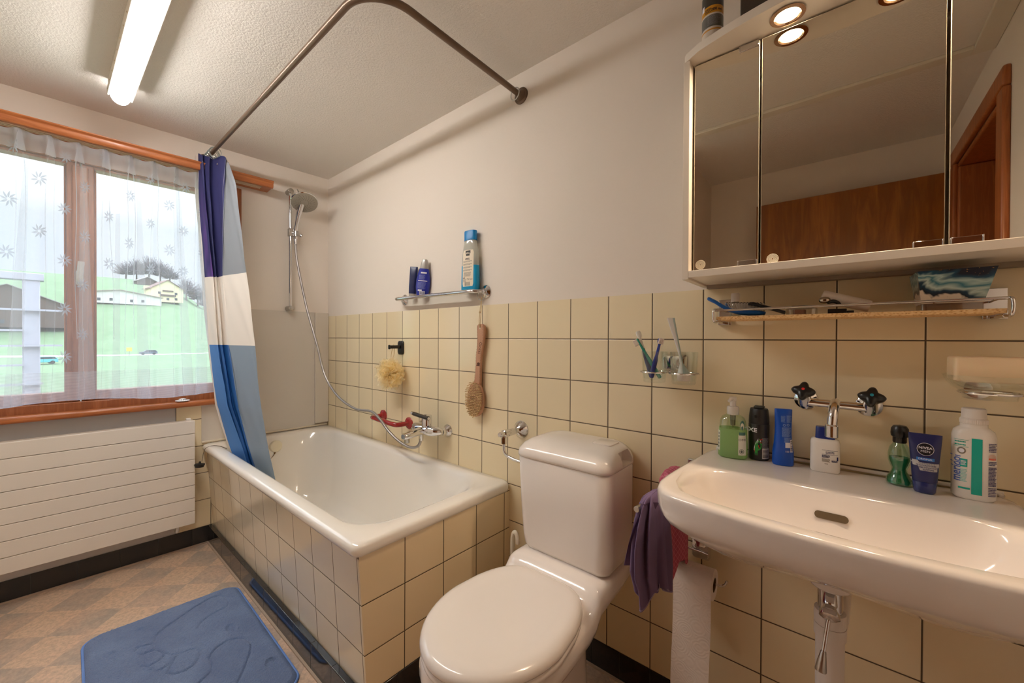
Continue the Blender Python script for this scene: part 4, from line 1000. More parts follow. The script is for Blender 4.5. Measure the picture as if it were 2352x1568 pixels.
fineprint(m, sf, -.004, .0165, ZL+.072, ZL+.096, 11, 1); fineprint(m, sf, .001, .0165, ZL+.058, ZL+.071, 6, 1); patch(m, sf, .003, .0135, ZL+.046, ZL+.0585, 0, 4, 3); patch(m, sf, .0135, .0185, ZL+.036, ZL+.066, 0, 4, 4, .0007)
barcode(m, sf, .014, .0182, ZL+.038, ZL+.064, 2, False, 10, .001); write(m, sf, '150 ml', .0062, .0105, ZL+.0365, 0, eps=.0008)
m.build('printing', [M_prw, mat('print_sky', (120, 150, 208), .5), M_prk], BL, recalc=False)
# after shave balm
WB = thing('balm_bottle', 'squat white bottle with dark blue cap standing under the tap spout', 'bottle', (2.675, -.046, ZL))
b = Bottle(2.675, -.046, .05, [(ZL, .0265, .0155, 3.2), (ZL+.004, .0285, .0178, 3.4), (ZL+.070, .0282, .0178, 3.4), (ZL+.076, .0265, .0160, 3.2), (ZL+.079, .022, .0125, 3)])
b.mb().build('bottle', mat('glossy_white', (230, 226, 220), .18), WB, angle=55)
c2 = Bottle(2.675, -.046, .05, [(ZL+.0785, .0190, .0120, 3.4), (ZL+.105, .0180, .0112, 3.4), (ZL+.1065, .0172, .0104, 3.4)])
c2.mb().build('cap', mat('dark_blue_cap', (22, 44, 118), .3), WB, angle=50)
m = MB(); sf = b.surf
patch(m, sf, -.006, .0235, ZL+.0535, ZL+.0542, 0, 6, 1); fineprint(m, sf, .001, .018, ZL+.046, ZL+.0515, 2, 0); patch(m, sf, -.006, .0235, ZL+.0435, ZL+.0442, 0, 6, 1)
fineprint(m, sf, -.006, .010, ZL+.036, ZL+.0425, 3, 0, fill=.7); fineprint(m, sf, -.006, .010, ZL+.026, ZL+.034, 4, 1); fineprint(m, sf, .012, .0235, ZL+.027, ZL+.032, 2, 0, fill=.7); patch(m, sf, .0215, .0242, ZL+.031, ZL+.040, 0, 2, 2); fineprint(m, sf, -.001, .006, ZL+.0205, ZL+.023, 1, 1)
m.build('printing', [mat('print_navy', (26, 34, 92), .5), mat('label_grey', (132, 124, 112), .5)], WB, recalc=False)
# green liquid flask
GB = thing('aftershave_flask', 'waisted clear flask of emerald green liquid with black domed cap', 'bottle', (2.803, -.048, ZL))
prf = [(.0165, 0), (.0215, .002), (.0222, .010), (.0185, .018), (.0135, .028), (.0125, .034), (.0155, .042), (.0185, .052), (.0190, .066), (.0165, .080), (.0115, .088), (.0100, .092)]
MB().lathe(prf, (2.803, -.048, ZL), n=32).build('flask', m_clear('green_glass', (224, 244, 232), .12), GB)
t = NT('emerald'); pb = t.n('ShaderNodeBsdfPrincipled', {'Base Color': lin((60, 170, 126)), 'Roughness': .1}).outputs[0]; tr = t.n('ShaderNodeBsdfTransparent', {0: lin((90, 196, 150))}).outputs[0]
t.surface(t.n('ShaderNodeMixShader', {0: .45, 1: pb, 2: tr}).outputs[0])
MB().lathe([(r-.0022, z) for r, z in prf[:8]]+[(.0166, .058)], (2.803, -.048, ZL+.001), n=32).build('liquid', t.mat, GB)
MB().lathe([(.0105, .091), (.0115, .093), (.0115, .104), (.0142, .105), (.0150, .112), (.0142, .122), (.0105, .128), (.0005, .130)], (2.803, -.048, ZL), n=30).build('cap', M_black, GB)
# navy cream tube
NV = thing('face_cream_tube', 'navy blue face cream tube standing on its cap, with a round emblem', 'tube', (2.838, -.078, ZL))
rt = -.08
c2 = Bottle(2.838, -.078, rt, [(ZL, .0150, .0125, 2.2), (ZL+.003, .0168, .0142, 2.2), (ZL+.0225, .0182, .0150, 2.2), (ZL+.0235, .0172, .014, 2.2)])
c2.mb().build('cap', mat('navy_cap', (30, 44, 104), .18, Coat_Weight=.4), NV, angle=50)
b = Bottle(2.838, -.078, rt, [(ZL+.0238, .0185, .0152, 2.2), (ZL+.035, .0192, .0148, 2.2), (ZL+.07, .0215, .0115, 2.3), (ZL+.10, .0236, .0058, 2.6), (ZL+.115, .0245, .0020, 3), (ZL+.121, .0246, .0012, 3)])
b.mb().build('tube', mat('navy_tube', (36, 42, 92), .32), NV, angle=60)
m = MB(); sf = b.surf
zc = ZL+.0905; disc(m, sf, .0005, zc, .0125, .0128, 0, .0006); disc(m, sf, .0005, zc, .0117, .0120, 1, .0009)
write(m, sf, 'NIVEA', .0068, .0005, zc+.0025, 0, eps=.0013, sx=1.05, bold=.02); write(m, sf, 'MEN', .0064, .0005, zc-.0045, 0, eps=.0013, sx=1.1)
patch(m, sf, -.0125, .0135, ZL+.0675, ZL+.0735, 2, 8, 2, .0006); write(m, sf, 'ORIGINAL', .0046, .0005, ZL+.0705, 0, eps=.0010)
patch(m, sf, -.0205, .0195, ZL+.047, ZL+.0665, 3, 12, 4, .0006, lambda u, v: (lerp(-.0215 if v > .5 else -.0205, .0200, u)*(1 if (u > .45 or v > .25) else .999), lerp(ZL+.047+(.009 if u < .28 else 0), ZL+.0672-(.004 if .25 < u else 0), v)))
write(m, sf, 'MILD/DOUCEUR', .0032, .0025, ZL+.0615, 4, eps=.0010); write(m, sf, 'FEUCHTIGKEITSCREME', .0038, -.0130, ZL+.0578, 4, align='LEFT', eps=.0010, sx=.74, bold=.02); write(m, sf, 'CRÈME HYDRATANTE', .0038, -.0115, ZL+.0535, 4, align='LEFT', eps=.0010, sx=.8, bold=.02)
fineprint(m, sf, -.003, .014, ZL+.048, ZL+.0515, 2, 4, .001)
m.build('printing', [M_prw, mat('emblem_black', (22, 22, 30), .35), mat('sky_pill', (44, 118, 196), .35), mat('silver_print', (190, 188, 188), .4), mat('print_navy', (26, 34, 92), .5)], NV, recalc=False)
# mouth rinse
MW = thing('mouthwash_bottle', 'big white mouthwash bottle with a teal stripe and ribbed cap', 'bottle', (2.908, -.056, ZL))
b = Bottle(2.908, -.056, -.03, [(ZL, .0265, .0190, 3), (ZL+.005, .0298, .0222, 3), (ZL+.125, .0298, .0222, 3), (ZL+.135, .0275, .0205, 2.8), (ZL+.141, .0215, .0180, 2.3), (ZL+.143, .0190, .0175, 2), (ZL+.149, .0188, .0175, 2)])
b.mb().build('bottle', mat('glossy_white', (230, 226, 220), .18), MW, angle=55)
m = MB(); rs = []
for r, z in ((.0185, .1492), (.0193, .150), (.0193, .158)): rs.append([(2.908+(r-(.0006 if j % 2 else 0))*math.cos(2*PI*j/96), -.056+(r-(.0006 if j % 2 else 0))*math.sin(2*PI*j/96), ZL+z) for j in range(96)])
for r, z in ((.0170, .161), (.0168, .178), (.0155, .1795)): rs.append([(2.908+r*math.cos(2*PI*j/96), -.056+r*math.sin(2*PI*j/96), ZL+z) for j in range(96)])
m.rings(rs); m.build('cap', mat('cap_white', (226, 220, 214), .4), MW, angle=25)
m = MB(); sf = b.surf
patch(m, sf, -.0055, .0085, ZL+.012, ZL+.122, 0, 4, 14, .0006); write(m, sf, 'meridol', .0165, -.0248, ZL+.060, 1, rot=PI/2, eps=.0007, sx=1.0, bold=.02)
for zz in (.112, .106): fineprint(m, sf, -.027, -.012, ZL+zz, ZL+zz+.003, 1, 0, .0006, .8)
for zz in (.117, .1035): patch(m, sf, -.028, -.0095, ZL+zz, ZL+zz+.0007, 0, 6, 1, .0006)
disc(m, sf, -.0185, ZL+.096, .0058, .0068, 3, .0006); disc(m, sf, -.0185, ZL+.096, .0036, .0042, 4, .0009); patch(m, sf, -.0205, -.0108, ZL+.064, ZL+.080, 0, 5, 4, .0006); fineprint(m, sf, -.0195, -.012, ZL+.067, ZL+.077, 4, 4, .0009)
fineprint(m, sf, -.0205, -.0105, ZL+.034, ZL+.060, 9, 5, .0006); patch(m, sf, -.0225, -.007, ZL+.020, ZL+.0235, 0, 5, 1, .0006)
fineprint(m, sf, .0165, .0285, ZL+.098, ZL+.116, 6, 2, .0006, .6); disc(m, sf, .0215, ZL+.089, .0052, .0058, 6, .0006); patch(m, sf, .0165, .0265, ZL+.0835, ZL+.087, 7, 3, 1, .0008)
fineprint(m, sf, .0165, .0285, ZL+.072, ZL+.081, 3, 2, .0006); fineprint(m, sf, .0165, .0285, ZL+.032, ZL+.070, 14, 2, .0006, .7); fineprint(m, sf, .0165, .0285, ZL+.012, ZL+.030, 6, 2, .0006)
m.build('printing', [mat('teal_print', (0, 166, 150), .35), mat('print_blue_violet', (84, 110, 186), .4), mat('print_ink_blue', (76, 72, 120), .5), mat('label_grey', (132, 124, 112), .5), M_prw, mat('print_pale_teal', (136, 204, 196), .5), mat('print_pale_rose', (214, 190, 180), .5), mat('print_coral', (216, 112, 90), .5)], MW, recalc=False)
# ------------------------------------------------------------------ soap dish
SD = thing('soap_dish', 'clear glass soap dish in a chrome ring on the tiles above the mouthwash', 'soap dish', (2.925, -.09, 1.045))
M_glass = m_clear('clear_glass', (249, 251, 249), .05, .02)
dc = (2.922, -.088)
def dish(w, h, z, n=2.6): return sup(dc[0], dc[1], z, w, h, n, 0, 44)
MB().rings([dish(.030, .026, 1.046), dish(.034, .030, 1.047), dish(.0355, .031, 1.056), dish(.038, .034, 1.0605), dish(.049, .042, 1.068), dish(.0575, .049, 1.079), dish(.0625, .052, 1.092), dish(.061, .0505, 1.092), dish(.055, .047, 1.080), dish(.046, .040, 1.0705), dish(.030, .026, 1.066)]).build('dish', M_glass, SD, angle=60)
rg = MB(); pts = [Vector(p) for p in sup(dc[0], dc[1], 1.0585, .0395, .0355, 2.4, 0, 44)]; rg.tube(pts, .0027, 8, closed=True); rg.tube([(2.922, -.053, 1.0585), (2.922, -.002, 1.0585)], .004, 10); rg.lathe([(.0005, 0), (.02, 0), (.02, .005), (.0005, .006)], (2.922, 0, 1.0585), (0, -1, 0), 24)
rg.build('chrome_ring', M_chrome, SD)
SP_ = MB(); SP_.rings([rrect(2.8755, 2.968, -.121, -.058, .006, z, 4) for z in (1.0795,)]+[rrect(2.870, 2.972, -.126, -.053, .007, z, 4) for z in (1.083, 1.124)]+[rrect(2.873, 2.969, -.123, -.056, .007, 1.1275, 4)])
o = SP_.build('soap_bar', mat('cream_soap', (232, 208, 172), .45, Subsurface_Weight=.1), None, angle=60); tag(o, 'large cream bar of soap resting in the glass dish', 'soap')

# ------------------------------------------------------------------ tumbler holder, two glasses, three toothbrushes, toothpaste
TH_ = thing('tumbler_holder', 'double chrome tumbler holder with a square wall plate', 'tumbler holder', (2.31, -.04, 1.06))
m = MB(); m.rings([rrect(2.310-w, 2.310+w, 1.087-h, 1.087+h, .010, d, 5) for w, h, d in [(.037, .026, 0), (.037, .026, .006), (.031, .020, .016), (.020, .012, .018)]], T=Matrix(((1,0,0,0),(0,0,-1,0),(0,1,0,0),(0,0,0,1))))
m.build('wall_plate', M_chrome, TH_)
m = MB(); m.tube([(2.310, -.012, 1.080), (2.312, -.03, 1.064), (2.313, -.045, 1.061)], .008, 12); m.build('arm', M_chrome, TH_)
GL = [(2.272, -.072), (2.356, -.070)]
for x, y in GL:
    MB().tube(circle((x, y, 1.061), (1, 0, 0), (0, 1, 0), .0395, 40), .0024, 8, closed=True).build('ring', M_chrome, TH_)
for (x, y), lb in zip(GL, ('left glass tumbler holding the toothbrushes', 'right glass tumbler holding the toothpaste tube')):
    o = MB().lathe([(.0005, 1.030), (.030, 1.030), (.0325, 1.034), (.0345, 1.06), (.0378, 1.122), (.0368, 1.1225), (.0335, 1.06), (.0315, 1.045), (.029, 1.040), (.0005, 1.040)], (x, y, 0), n=40).build('tumbler', M_glass, None, angle=60)
    tag(o, lb, 'glass')
def brush(label, base, top, hdir, c_han, c_head, split, c_br, flat=False, c_mid=None):
    base = Vector(base); top = Vector(top); ax = (top-base).normalized(); L_ = (top-base).length; hdir = Vector(hdir).normalized()
    hdir = (hdir-ax*hdir.dot(ax)).normalized(); sd = ax.cross(hdir)
    T_ = thing('toothbrush', label, 'toothbrush', base)
    def sec(q, w, h): 
        c = base+ax*(q*L_); return [c+sd*(w*math.cos(2*PI*j/16))+hdir*(h*math.sin(2*PI*j/16)) for j in range(16)]
    m = MB(); m.rings([sec(0, .004, .0035), sec(.02, .0068, .0055), sec(.2, .0072, .006), sec(.45, .0066, .0055), sec(split, .0046, .0042)]); m.build('handle', mat('tb_'+label[:12], c_han, .35), T_)
    m = MB(); m.rings([sec(split, .0046, .0042), sec(.84, .0038, .0034), sec(.87, .0062, .0030), sec(.92, .0080, .0030), sec(.97, .0078, .0030), sec(1.0, .0045, .0022)]); hd_ = m.build('head', mat('tbh_'+label[:12], c_head, .35), T_)
    m = MB()
    for i in range(6):
        for j in (-1, 0, 1):
            p = base+ax*((.872+.022*i)*L_)+sd*(j*.0042)+hdir*.0025; m.cyl(p, p+hdir*.0125+sd*(.0004*j), .0018, 7, r2=.0021)
    m.build('bristles', mat('tbb_'+label[:12], c_br, .7), hd_)
brush('teal toothbrush with white bristles, leftmost in the left tumbler', (2.290, -.072, 1.043), (2.221, -.082, 1.160), (-.8, -.35, -.3), (38, 140, 124), (34, 148, 132), .6, (226, 214, 202))
brush('white headed toothbrush with slate blue grip between teal and blue ones', (2.263, -.068, 1.043), (2.220, -.072, 1.184), (-.5, .9, 0), (52, 66, 118), (226, 222, 212), .62, (222, 210, 190))
brush('bright blue toothbrush with white bristles in the left tumbler', (2.266, -.082, 1.043), (2.291, -.072, 1.162), (.55, -.8, .15), (30, 56, 150), (32, 60, 158), .55, (232, 220, 212))
TPS = thing('toothpaste_tube', 'squeezed flat pale toothpaste tube standing on its cap in a tumbler', 'tube', (2.356, -.070, 1.041))
def tsec(c, w, h, rot): return [(c[0]+w*math.cos(2*PI*j/24)*math.cos(rot)-h*math.sin(2*PI*j/24)*math.sin(rot), c[1]+w*math.cos(2*PI*j/24)*math.sin(rot)+h*math.sin(2*PI*j/24)*math.cos(rot), c[2]) for j in range(24)]
MB().rings([tsec((2.356, -.070, z), w, w, 0) for z, w in ((1.0405, .0165), (1.043, .0178), (1.058, .0178), (1.060, .0165))]).build('cap', mat('cap_rose_white', (228, 214, 206), .4), TPS)
t = NT('toothpaste_print'); o_ = t.obj(); sx = t.n('ShaderNodeSeparateXYZ', {0: o_})
t.bsdf(Base_Color=t.mix(t.math('GREATER_THAN', t.math('SUBTRACT', sx.outputs[0], t.math('MULTIPLY', t.math('SUBTRACT', 1.0605, sx.outputs[2]), .22)), 2.3585), lin((222, 222, 220)), lin((176, 198, 198))), Roughness=.3)
MB().rings([tsec((2.356, -.070, 1.060), .0178, .0165, .15), tsec((2.354, -.070, 1.070), .0130, .0120, .2), tsec((2.350, -.070, 1.088), .0048, .0045, .3), tsec((2.345, -.070, 1.115), .0038, .0026, .5), tsec((2.338, -.070, 1.145), .0058, .0022, .6), tsec((2.330, -.070, 1.175), .0078, .0018, .6), tsec((2.3225, -.070, 1.205), .0098, .0014, .55), tsec((2.319, -.070, 1.222), .0108, .0009, .5)]).build('tube', t.mat, TPS, angle=60)

# ------------------------------------------------------------------ shelf under the mirror cabinet
SF = thing('wall_shelf', 'narrow chipboard wall shelf with chrome gallery rail below the mirror cabinet', 'shelf', (2.69, -.07, 1.21))
t = NT('chipboard'); o_ = t.obj()
vo = t.n('ShaderNodeTexVoronoi', {'Vector': t.n('ShaderNodeMapping', {'Vector': o_, 'Scale': (1, .5, 2)}).outputs[0], 'Scale': 190.0}); n1 = t.noise(330, o_, 3, .7)
c_ = t.ramp(t.math('ADD', t.math('MULTIPLY', vo.outputs[0], .8), t.math('MULTIPLY', n1, .6)), (.30, lin((112, 66, 30))), (.50, lin((206, 158, 98))), (.8, lin((226, 190, 136))))
t.bsdf(Base_Color=c_, Roughness=.7, Normal=t.bump(n1, .3, .002))
MB().box(2.4535, 2.9335, -.132, -.020, 1.2095, 1.2180).build('board', t.mat, SF, bevel=.0006)
m = MB(); m.tube([(2.450, -.133, 1.2345), (2.9365, -.133, 1.2372)], .0020, 10); m.tube([(2.450, -.128, 1.2325), (2.9365, -.128, 1.2350)], .0014, 8); m.build('gallery_rail', M_chrome, SF)
for x, sx in ((2.450, 1), (2.937, -1)):
    m = MB(); m.tube(spline([(x, -.10, 1.206), (x, -.126, 1.204), (x-.001*sx, -.137, 1.208), (x-.002*sx, -.139, 1.222), (x-.001*sx, -.137, 1.2345), (x+.003*sx, -.131, 1.2365), (x+.02*sx, -.131, 1.2365)], 6), .0030, 10)
    m.build('end_loop', M_chrome, SF)
for x0, x1, z0, z1, xb in ((2.4325, 2.464, 1.200, 1.272, 2.450), (2.9265, 2.960, 1.203, 1.266, 2.937)):
    m = MB(); m.box(x0, x1, -.006, 0, z0, z1); m.box(x0+.003, x1-.003, -.024, -.005, z0, z0+.017); m.tube([(xb, -.02, 1.206), (xb, -.105, 1.206)], .0042, 10); m.tube(spline([(xb, -.006, 1.238), (xb, -.05, 1.240), (xb, -.12, 1.2385), (xb, -.133, 1.236)], 4), .0022, 8)
    m.build('wall_bracket', M_chrome, SF, bevel=.0008)
ZB2 = 1.2182
HB = thing('hairbrush', 'blue handled hairbrush with dark bristles at the left end of the chipboard shelf', 'hairbrush', (2.49, -.10, ZB2))
def hsec(c, w, h, ang=-.32): return [Vector(c)+Vector((h*math.sin(2*PI*j/20)*math.sin(-ang), w*math.cos(2*PI*j/20), h*math.sin(2*PI*j/20)*math.cos(ang))) for j in range(20)]
M_bl = mat('brush_blue', (22, 92, 172), .3)
hp = [(2.4285, -.112, 1.2685, .0060, .0038), (2.432, -.112, 1.2668, .0085, .0050), (2.447, -.111, 1.2580, .0090, .0048), (2.466, -.110, 1.2440, .0075, .0052), (2.480, -.109, 1.2360, .0065, .0055), (2.490, -.108, 1.2330, .010, .006), (2.505, -.107, 1.2290, .017, .0075), (2.525, -.106, 1.2270, .019, .0075), (2.545, -.105, 1.2258, .016, .0065), (2.558, -.104, 1.2245, .008, .004)]
MB().rings([hsec((x, y, z), w, h) for x, y, z, w, h in hp]).build('handle', M_bl, HB, angle=70)
m = MB(); R = random.Random(8)
m2 = MB()
for i in range(13):
    for j in range(7):
        x = 2.484+i*.0055; y = -.106+(j-3)*.0046
        if ((x-2.517)/.037)**2+((y+.106)/.016)**2 > 1: continue
        p = Vector((x, y, 1.233-.05*(x-2.50))); d = Vector(((x-2.517)*.25-.10*.02, (y+.106)*.35, .0215-.0002*i))
        m.cyl(p, p+d, .00055, 5); m2.ball(p+d, .0012, 6)
br = m.build('bristles', mat('pale_pin', (196, 190, 180), .5), HB); br['kind'] = 'stuff'
m2.build('bristle_tips', M_black, HB)['kind'] = 'stuff'
CB = thing('cap_bottle', 'small clear bottle with ribbed white cap behind the hairbrush', 'bottle', (2.484, -.060, ZB2))
MB().lathe([(.0005, 0), (.012, 0), (.013, .002), (.013, .032), (.010, .039), (.009, .043)], (2.484, -.060, ZB2), n=26).build('bottle', m_clear('cap_bottle_clear', (236, 236, 226), .10, .05, .25, (214, 206, 190)), CB)
m = MB(); rs = []
for r, z in ((.0102, .042), (.0102, .063), (.0085, .0652)): rs.append([(2.484+(r-(.0005 if j % 2 and z < .064 else 0))*math.cos(2*PI*j/60), -.060+(r-(.0005 if j % 2 and z < .064 else 0))*math.sin(2*PI*j/60), ZB2+z) for j in range(60)])
m.rings(rs); m.build('cap', mat('cap_white', (226, 220, 214), .4), CB, angle=20)
CM = thing('black_comb', 'flat black comb lying across the shelf front, handle towards the right', 'comb', (2.56, -.12, ZB2))
m = MB(); ct = spline([(2.524, -.117, 1.2485), (2.535, -.117, 1.2478), (2.552, -.117, 1.2420), (2.575, -.118, 1.2335), (2.600, -.119, 1.2235)], 5)
def csec(i):
    q = i/(len(ct)-1); h = lerp(.0032, .0050, math.sin(PI*min(1, q*2.2))) if q < .45 else .0042
    return [ct[i]+Vector((h*.25*math.sin(2*PI*j/14), .011*math.cos(2*PI*j/14)*(.5 if q == 0 else 1), h*math.sin(2*PI*j/14))) for j in range(14)]
m.rings([csec(i) for i in range(len(ct))]); m.build('spine', M_black, CM, angle=70)
m = MB()
for i in range(14): m.box(2.530+.0035*i, 2.5315+.0035*i, -.108, -.092, 1.2445-.0012*i, 1.2475-.0012*i)
m.build('teeth', M_black, CM, angle=0)
CC = thing('clear_case', 'flat clear plastic case with brown inside in the middle of the shelf', 'case', (2.63, -.085, ZB2))
MB().rings([rrect(2.600, 2.660, -.118, -.062, .012, z, 5) for z in (ZB2, ZB2+.0145)]).build('case', m_clear('case_clear', (240, 238, 232), .14, .04, .12), CC, angle=50)
MB().rings([rrect(2.614, 2.638, -.112, -.075, .004, z, 4) for z in (ZB2+.001, ZB2+.0118)]).build('brown_insert', mat('terracotta', (146, 80, 50), .6), CC)
m = MB(); m.rings([rrect(2.603, 2.657, -.115, -.065, .011, z, 5) for z in (ZB2+.0147, ZB2+.0185)]); m.box(2.612, 2.646, -.112, -.09, ZB2+.0185, ZB2+.0215); m.build('lid', m_clear('case_lid', (120, 112, 104), .2, .04, .35, (110, 100, 92)), CC, angle=50)
RZ = thing('hair_clip', 'black clip with a shiny chrome oval knob on the shelf', 'clip', (2.69, -.11, ZB2))
MB().ball((2.6735, -.118, 1.2490), .0105, 22, sx=1.05, sy=.8, sz=.72).build('knob', mat('smoky_chrome', (170, 156, 140), .1, 1.0), RZ)
m = MB(); m.tube(spline([(2.678, -.112, 1.2440), (2.688, -.108, 1.2465), (2.696, -.106, 1.2430), (2.700, -.106, 1.2360)], 5), .0042, 10); m.box(2.679, 2.712, -.116, -.098, ZB2, ZB2+.0105); m.box(2.712, 2.724, -.114, -.100, ZB2, ZB2+.006); m.build('jaws', M_black, RZ, bevel=.002)
WT = thing('white_roll', 'white cylindrical roll leaning on the shelf behind the black clip', 'roll', (2.71, -.07, ZB2))
ax = Vector((2.752, -.066, 1.2365))-Vector((2.667, -.066, 1.2655))
MB().lathe([(.0005, 0), (.0105, 0), (.0130, .001), (.0138, .004), (.0132, ax.length-.003), (.0120, ax.length), (.0005, ax.length)], (2.667, -.066, 1.2635), ax, 30).build('roll', mat('chalk_white', (226, 216, 208), .6), WT)
# marbled carton tray
MX = thing('marbled_tray', 'flared carton tray with dark blue, turquoise and white marbling on the shelf', 'tray', (2.87, -.075, ZB2))
t = NT('marbling'); o_ = t.obj(); mp = t.n('ShaderNodeMapping', {'Vector': o_, 'Location': (-31.1, 1.1, -19.49), 'Scale': (11, 11, 16)}).outputs[0]
sz = t.n('ShaderNodeSeparateXYZ', {0: mp}); wv = t.noise(1.3, mp, 3, .55, .9)
h_ = t.math('ADD', t.math('MULTIPLY', sz.outputs[2], .60), t.math('MULTIPLY', t.math('SUBTRACT', wv, .5), .75)); h_ = t.math('ADD', h_, t.math('MULTIPLY', sz.outputs[0], .10))
c_ = t.ramp(h_, (.10, lin((222, 208, 190))), (.30, lin((226, 214, 198))), (.335, lin((18, 30, 48))), (.40, lin((24, 62, 84))), (.47, lin((190, 212, 206))), (.56, lin((52, 120, 140))), (.64, lin((176, 204, 202))), (.72, lin((26, 78, 106))), (.80, lin((18, 30, 52))), (1.0, lin((20, 26, 44))))
sp = t.noise(9, mp, 4, .7)
c_ = t.mix(t.math('MULTIPLY', t.math('GREATER_THAN', sp, .66), t.math('LESS_THAN', h_, .31)), c_, lin((150, 92, 40)))
c_ = t.mix(t.math('MULTIPLY', t.math('GREATER_THAN', t.noise(26, mp, 1), .70), t.math('GREATER_THAN', h_, .78)), c_, lin((206, 150, 84)))
t.bsdf(Base_Color=c_, Roughness=.3)
def tray(z, e, x0=2.826, x1=2.9085, y0=-.118, y1=-.040): return [(x0-e*.4, y0-e*.3, z), (x1+e, y0-e*.3, z), (x1+e, y1+e*.3, z), (x0-e*.6, y1+e*.3, z)]
m = MB(); m.rings([tray(ZB2+.014, 0), tray(1.2975, .016), tray(1.2975, .0145), tray(ZB2+.016, -.0015)], cap0=True, cap1=True); m.build('carton', t.mat, MX, angle=0)
MB().rings([rrect(2.826, 2.9085, -.118, -.040, .004, z, 4) for z in (ZB2, ZB2+.0138)]).build('clear_base', m_clear('base_clear', (226, 216, 208), .12, .05, .3, (190, 170, 158)), MX)

# ------------------------------------------------------------------ mirror cabinet
MCB = thing('mirror_cabinet', 'white three door mirror cabinet with lit canopy above the washbasin', 'mirror cabinet', (2.70, -.1, 1.31))
CX0, CX1, CYF = 2.390, 3.024, -.2065
m = MB(); m.box(CX0, CX0+.0155, CYF, -.001, 1.3105, 1.862); m.box(CX1-.0155, CX1, CYF, -.001, 1.3105, 1.862); m.box(CX0+.0155, CX1-.0155, CYF, -.004, 1.3150, 1.3322); m.box(CX0+.0155, CX1-.0155, -.012, -.004, 1.332, 1.862)
m.build('carcass', M_lacq, MCB, bevel=.001)
m = MB(); m.box(CX0+.0155, CX1-.0155, -.030, -.003, 1.305, 1.3149); m.build('shaded_wall_strip', mat('shade_grey', (150, 136, 122), .7), MCB)  # plaster strip under the cabinet, its shadow painted in as grey
M_mir = NT('mirror'); M_mir.bsdf(Base_Color=lin((246, 243, 232)), Metallic=1.0, Roughness=.012); M_mir = M_mir.mat
M_edge = mat('glass_edge', (214, 206, 186), .15)
YM = -.1825
for i, (x0, x1) in enumerate(((2.4105, 2.5525), (2.5575, 2.8480), (2.8535, 3.0050))):
    m = MB(); m.box(x0, x1, YM+.0004, YM+.005, 1.3345, 1.8565, 1); m.poly([(x0+.0008, YM, 1.3353), (x1-.0008, YM, 1.3353), (x1-.0008, YM, 1.8557), (x0+.0008, YM, 1.8557)], 0)
    dr = m.build('mirror_door', [M_mir, M_edge], MCB, angle=0, recalc=False)
    dr['label'] = ('narrow left mirror door', 'wide middle mirror door', 'right mirror door')[i]
    xh = (x1-.0415, x0+.0015)[i == 2]; xh = x1-.0415 if i < 2 else x0+.0015
    for z in ((1.3335, 1.8445) if i == 0 else (1.3335,)):
        m = MB(); m.box(xh, xh+.040, YM-.0022, YM-.0004, z, z+.0135); m.box(xh, xh+.0016, YM-.006, YM-.0022, z, z+.0135); m.box(xh+.0384, xh+.040, YM-.006, YM-.0022, z, z+.0135)
        m.build('clip_handle', M_chrome, dr, bevel=.0004)
for x, z, k in ((2.4275, 1.3485, 0), (2.581, 1.3440, 1)):
    dr = [c for c in MCB.children if c.name.startswith('mirror_door')][k]
    m = MB()
    for r in (.0112, .0094, .0076, .0058, .0040, .0022): m.tube(circle((x, YM-.0003, z), (1, 0, 0), (0, 0, 1), r, 30), .00055, 6, closed=True)
    m.build('ring_sticker', mat('sticker_white', (226, 220, 204), .6), dr)
# bowed canopy with round front corners and two spots
def cany(z, g=0.0):
    P = []
    W2 = (CX1-CX0)/2+.0005; xm = (CX0+CX1)/2
    fr = [(-W2, -.001), (-W2, -.190), (-W2+.0012, -.1985), (-W2+.006, -.2055), (-W2+.016, -.2115)]
    for i in range(1, 24):
        q = -W2+.016+(2*W2-.032)*i/24; e = q/W2; fr.append((q, -.2115-.060*(1-abs(e)**2.1)))
    fr += [(-x, y) for x, y in fr[4::-1]] if False else [(W2-.016, -.2115), (W2-.006, -.2055), (W2-.0012, -.1985), (W2, -.190), (W2, -.001)]
    return [(xm+x*(1-g), y*(1-g), z) for x, y in fr]
cn = MB().rings([cany(1.8620), cany(1.8820)]).build('canopy', M_lacq, MCB, bevel=.0008, angle=25)
M_lens = m_emit('halogen_glow', (255, 222, 176), 26)
for x in (2.6085, 2.7885):
    m = MB(); m.lathe([(.0275, 1.8622), (.0325, 1.8600), (.0325, 1.8590), (.0245, 1.8580), (.0225, 1.8605), (.0225, 1.862)], (x, -.2195, 0), n=36, cap0=False, cap1=False); rgx = m.build('spot_ring', mat('copper_chrome', (206, 176, 150), .15, 1.0), cn)
    MB().lathe([(.0205, 1.8600), (.0005, 1.8596)], (x, -.2195, 0), n=30, cap0=False, cap1=False).build('spot_lens', M_lens, rgx, recalc=False)
    l = bpy.data.lights.new('spot_light', 'AREA'); l.shape = 'DISK'; l.size = .036; l.energy = 2.6; l.color = (1, .74, .50)
    lo = bpy.data.objects.new('spot_light', l); COL.objects.link(lo); put(lo, rgx); lo.location = (x, -.2195, 1.8593)
ZC = 1.8822
SPR = thing('spray_can', 'grey, yellow and black striped spray can standing on top of the mirror cabinet', 'spray can', (2.4435, -.150, ZC))
can = Bottle(2.4435, -.150, .35, [(ZC, .0235, .0235, 2), (ZC+.002, .0247, .0247, 2), (ZC+.15, .0247, .0247, 2), (ZC+.160, .020, .020, 2)])
t = NT('can_print'); z_ = t.math('SUBTRACT', t.n('ShaderNodeSeparateXYZ', {0: t.obj()}).outputs[2], ZC)
st = t.n('ShaderNodeValToRGB', {0: t.math('MULTIPLY', z_, 1/.16)}); st.color_ramp.interpolation = 'CONSTANT'; e = st.color_ramp.elements
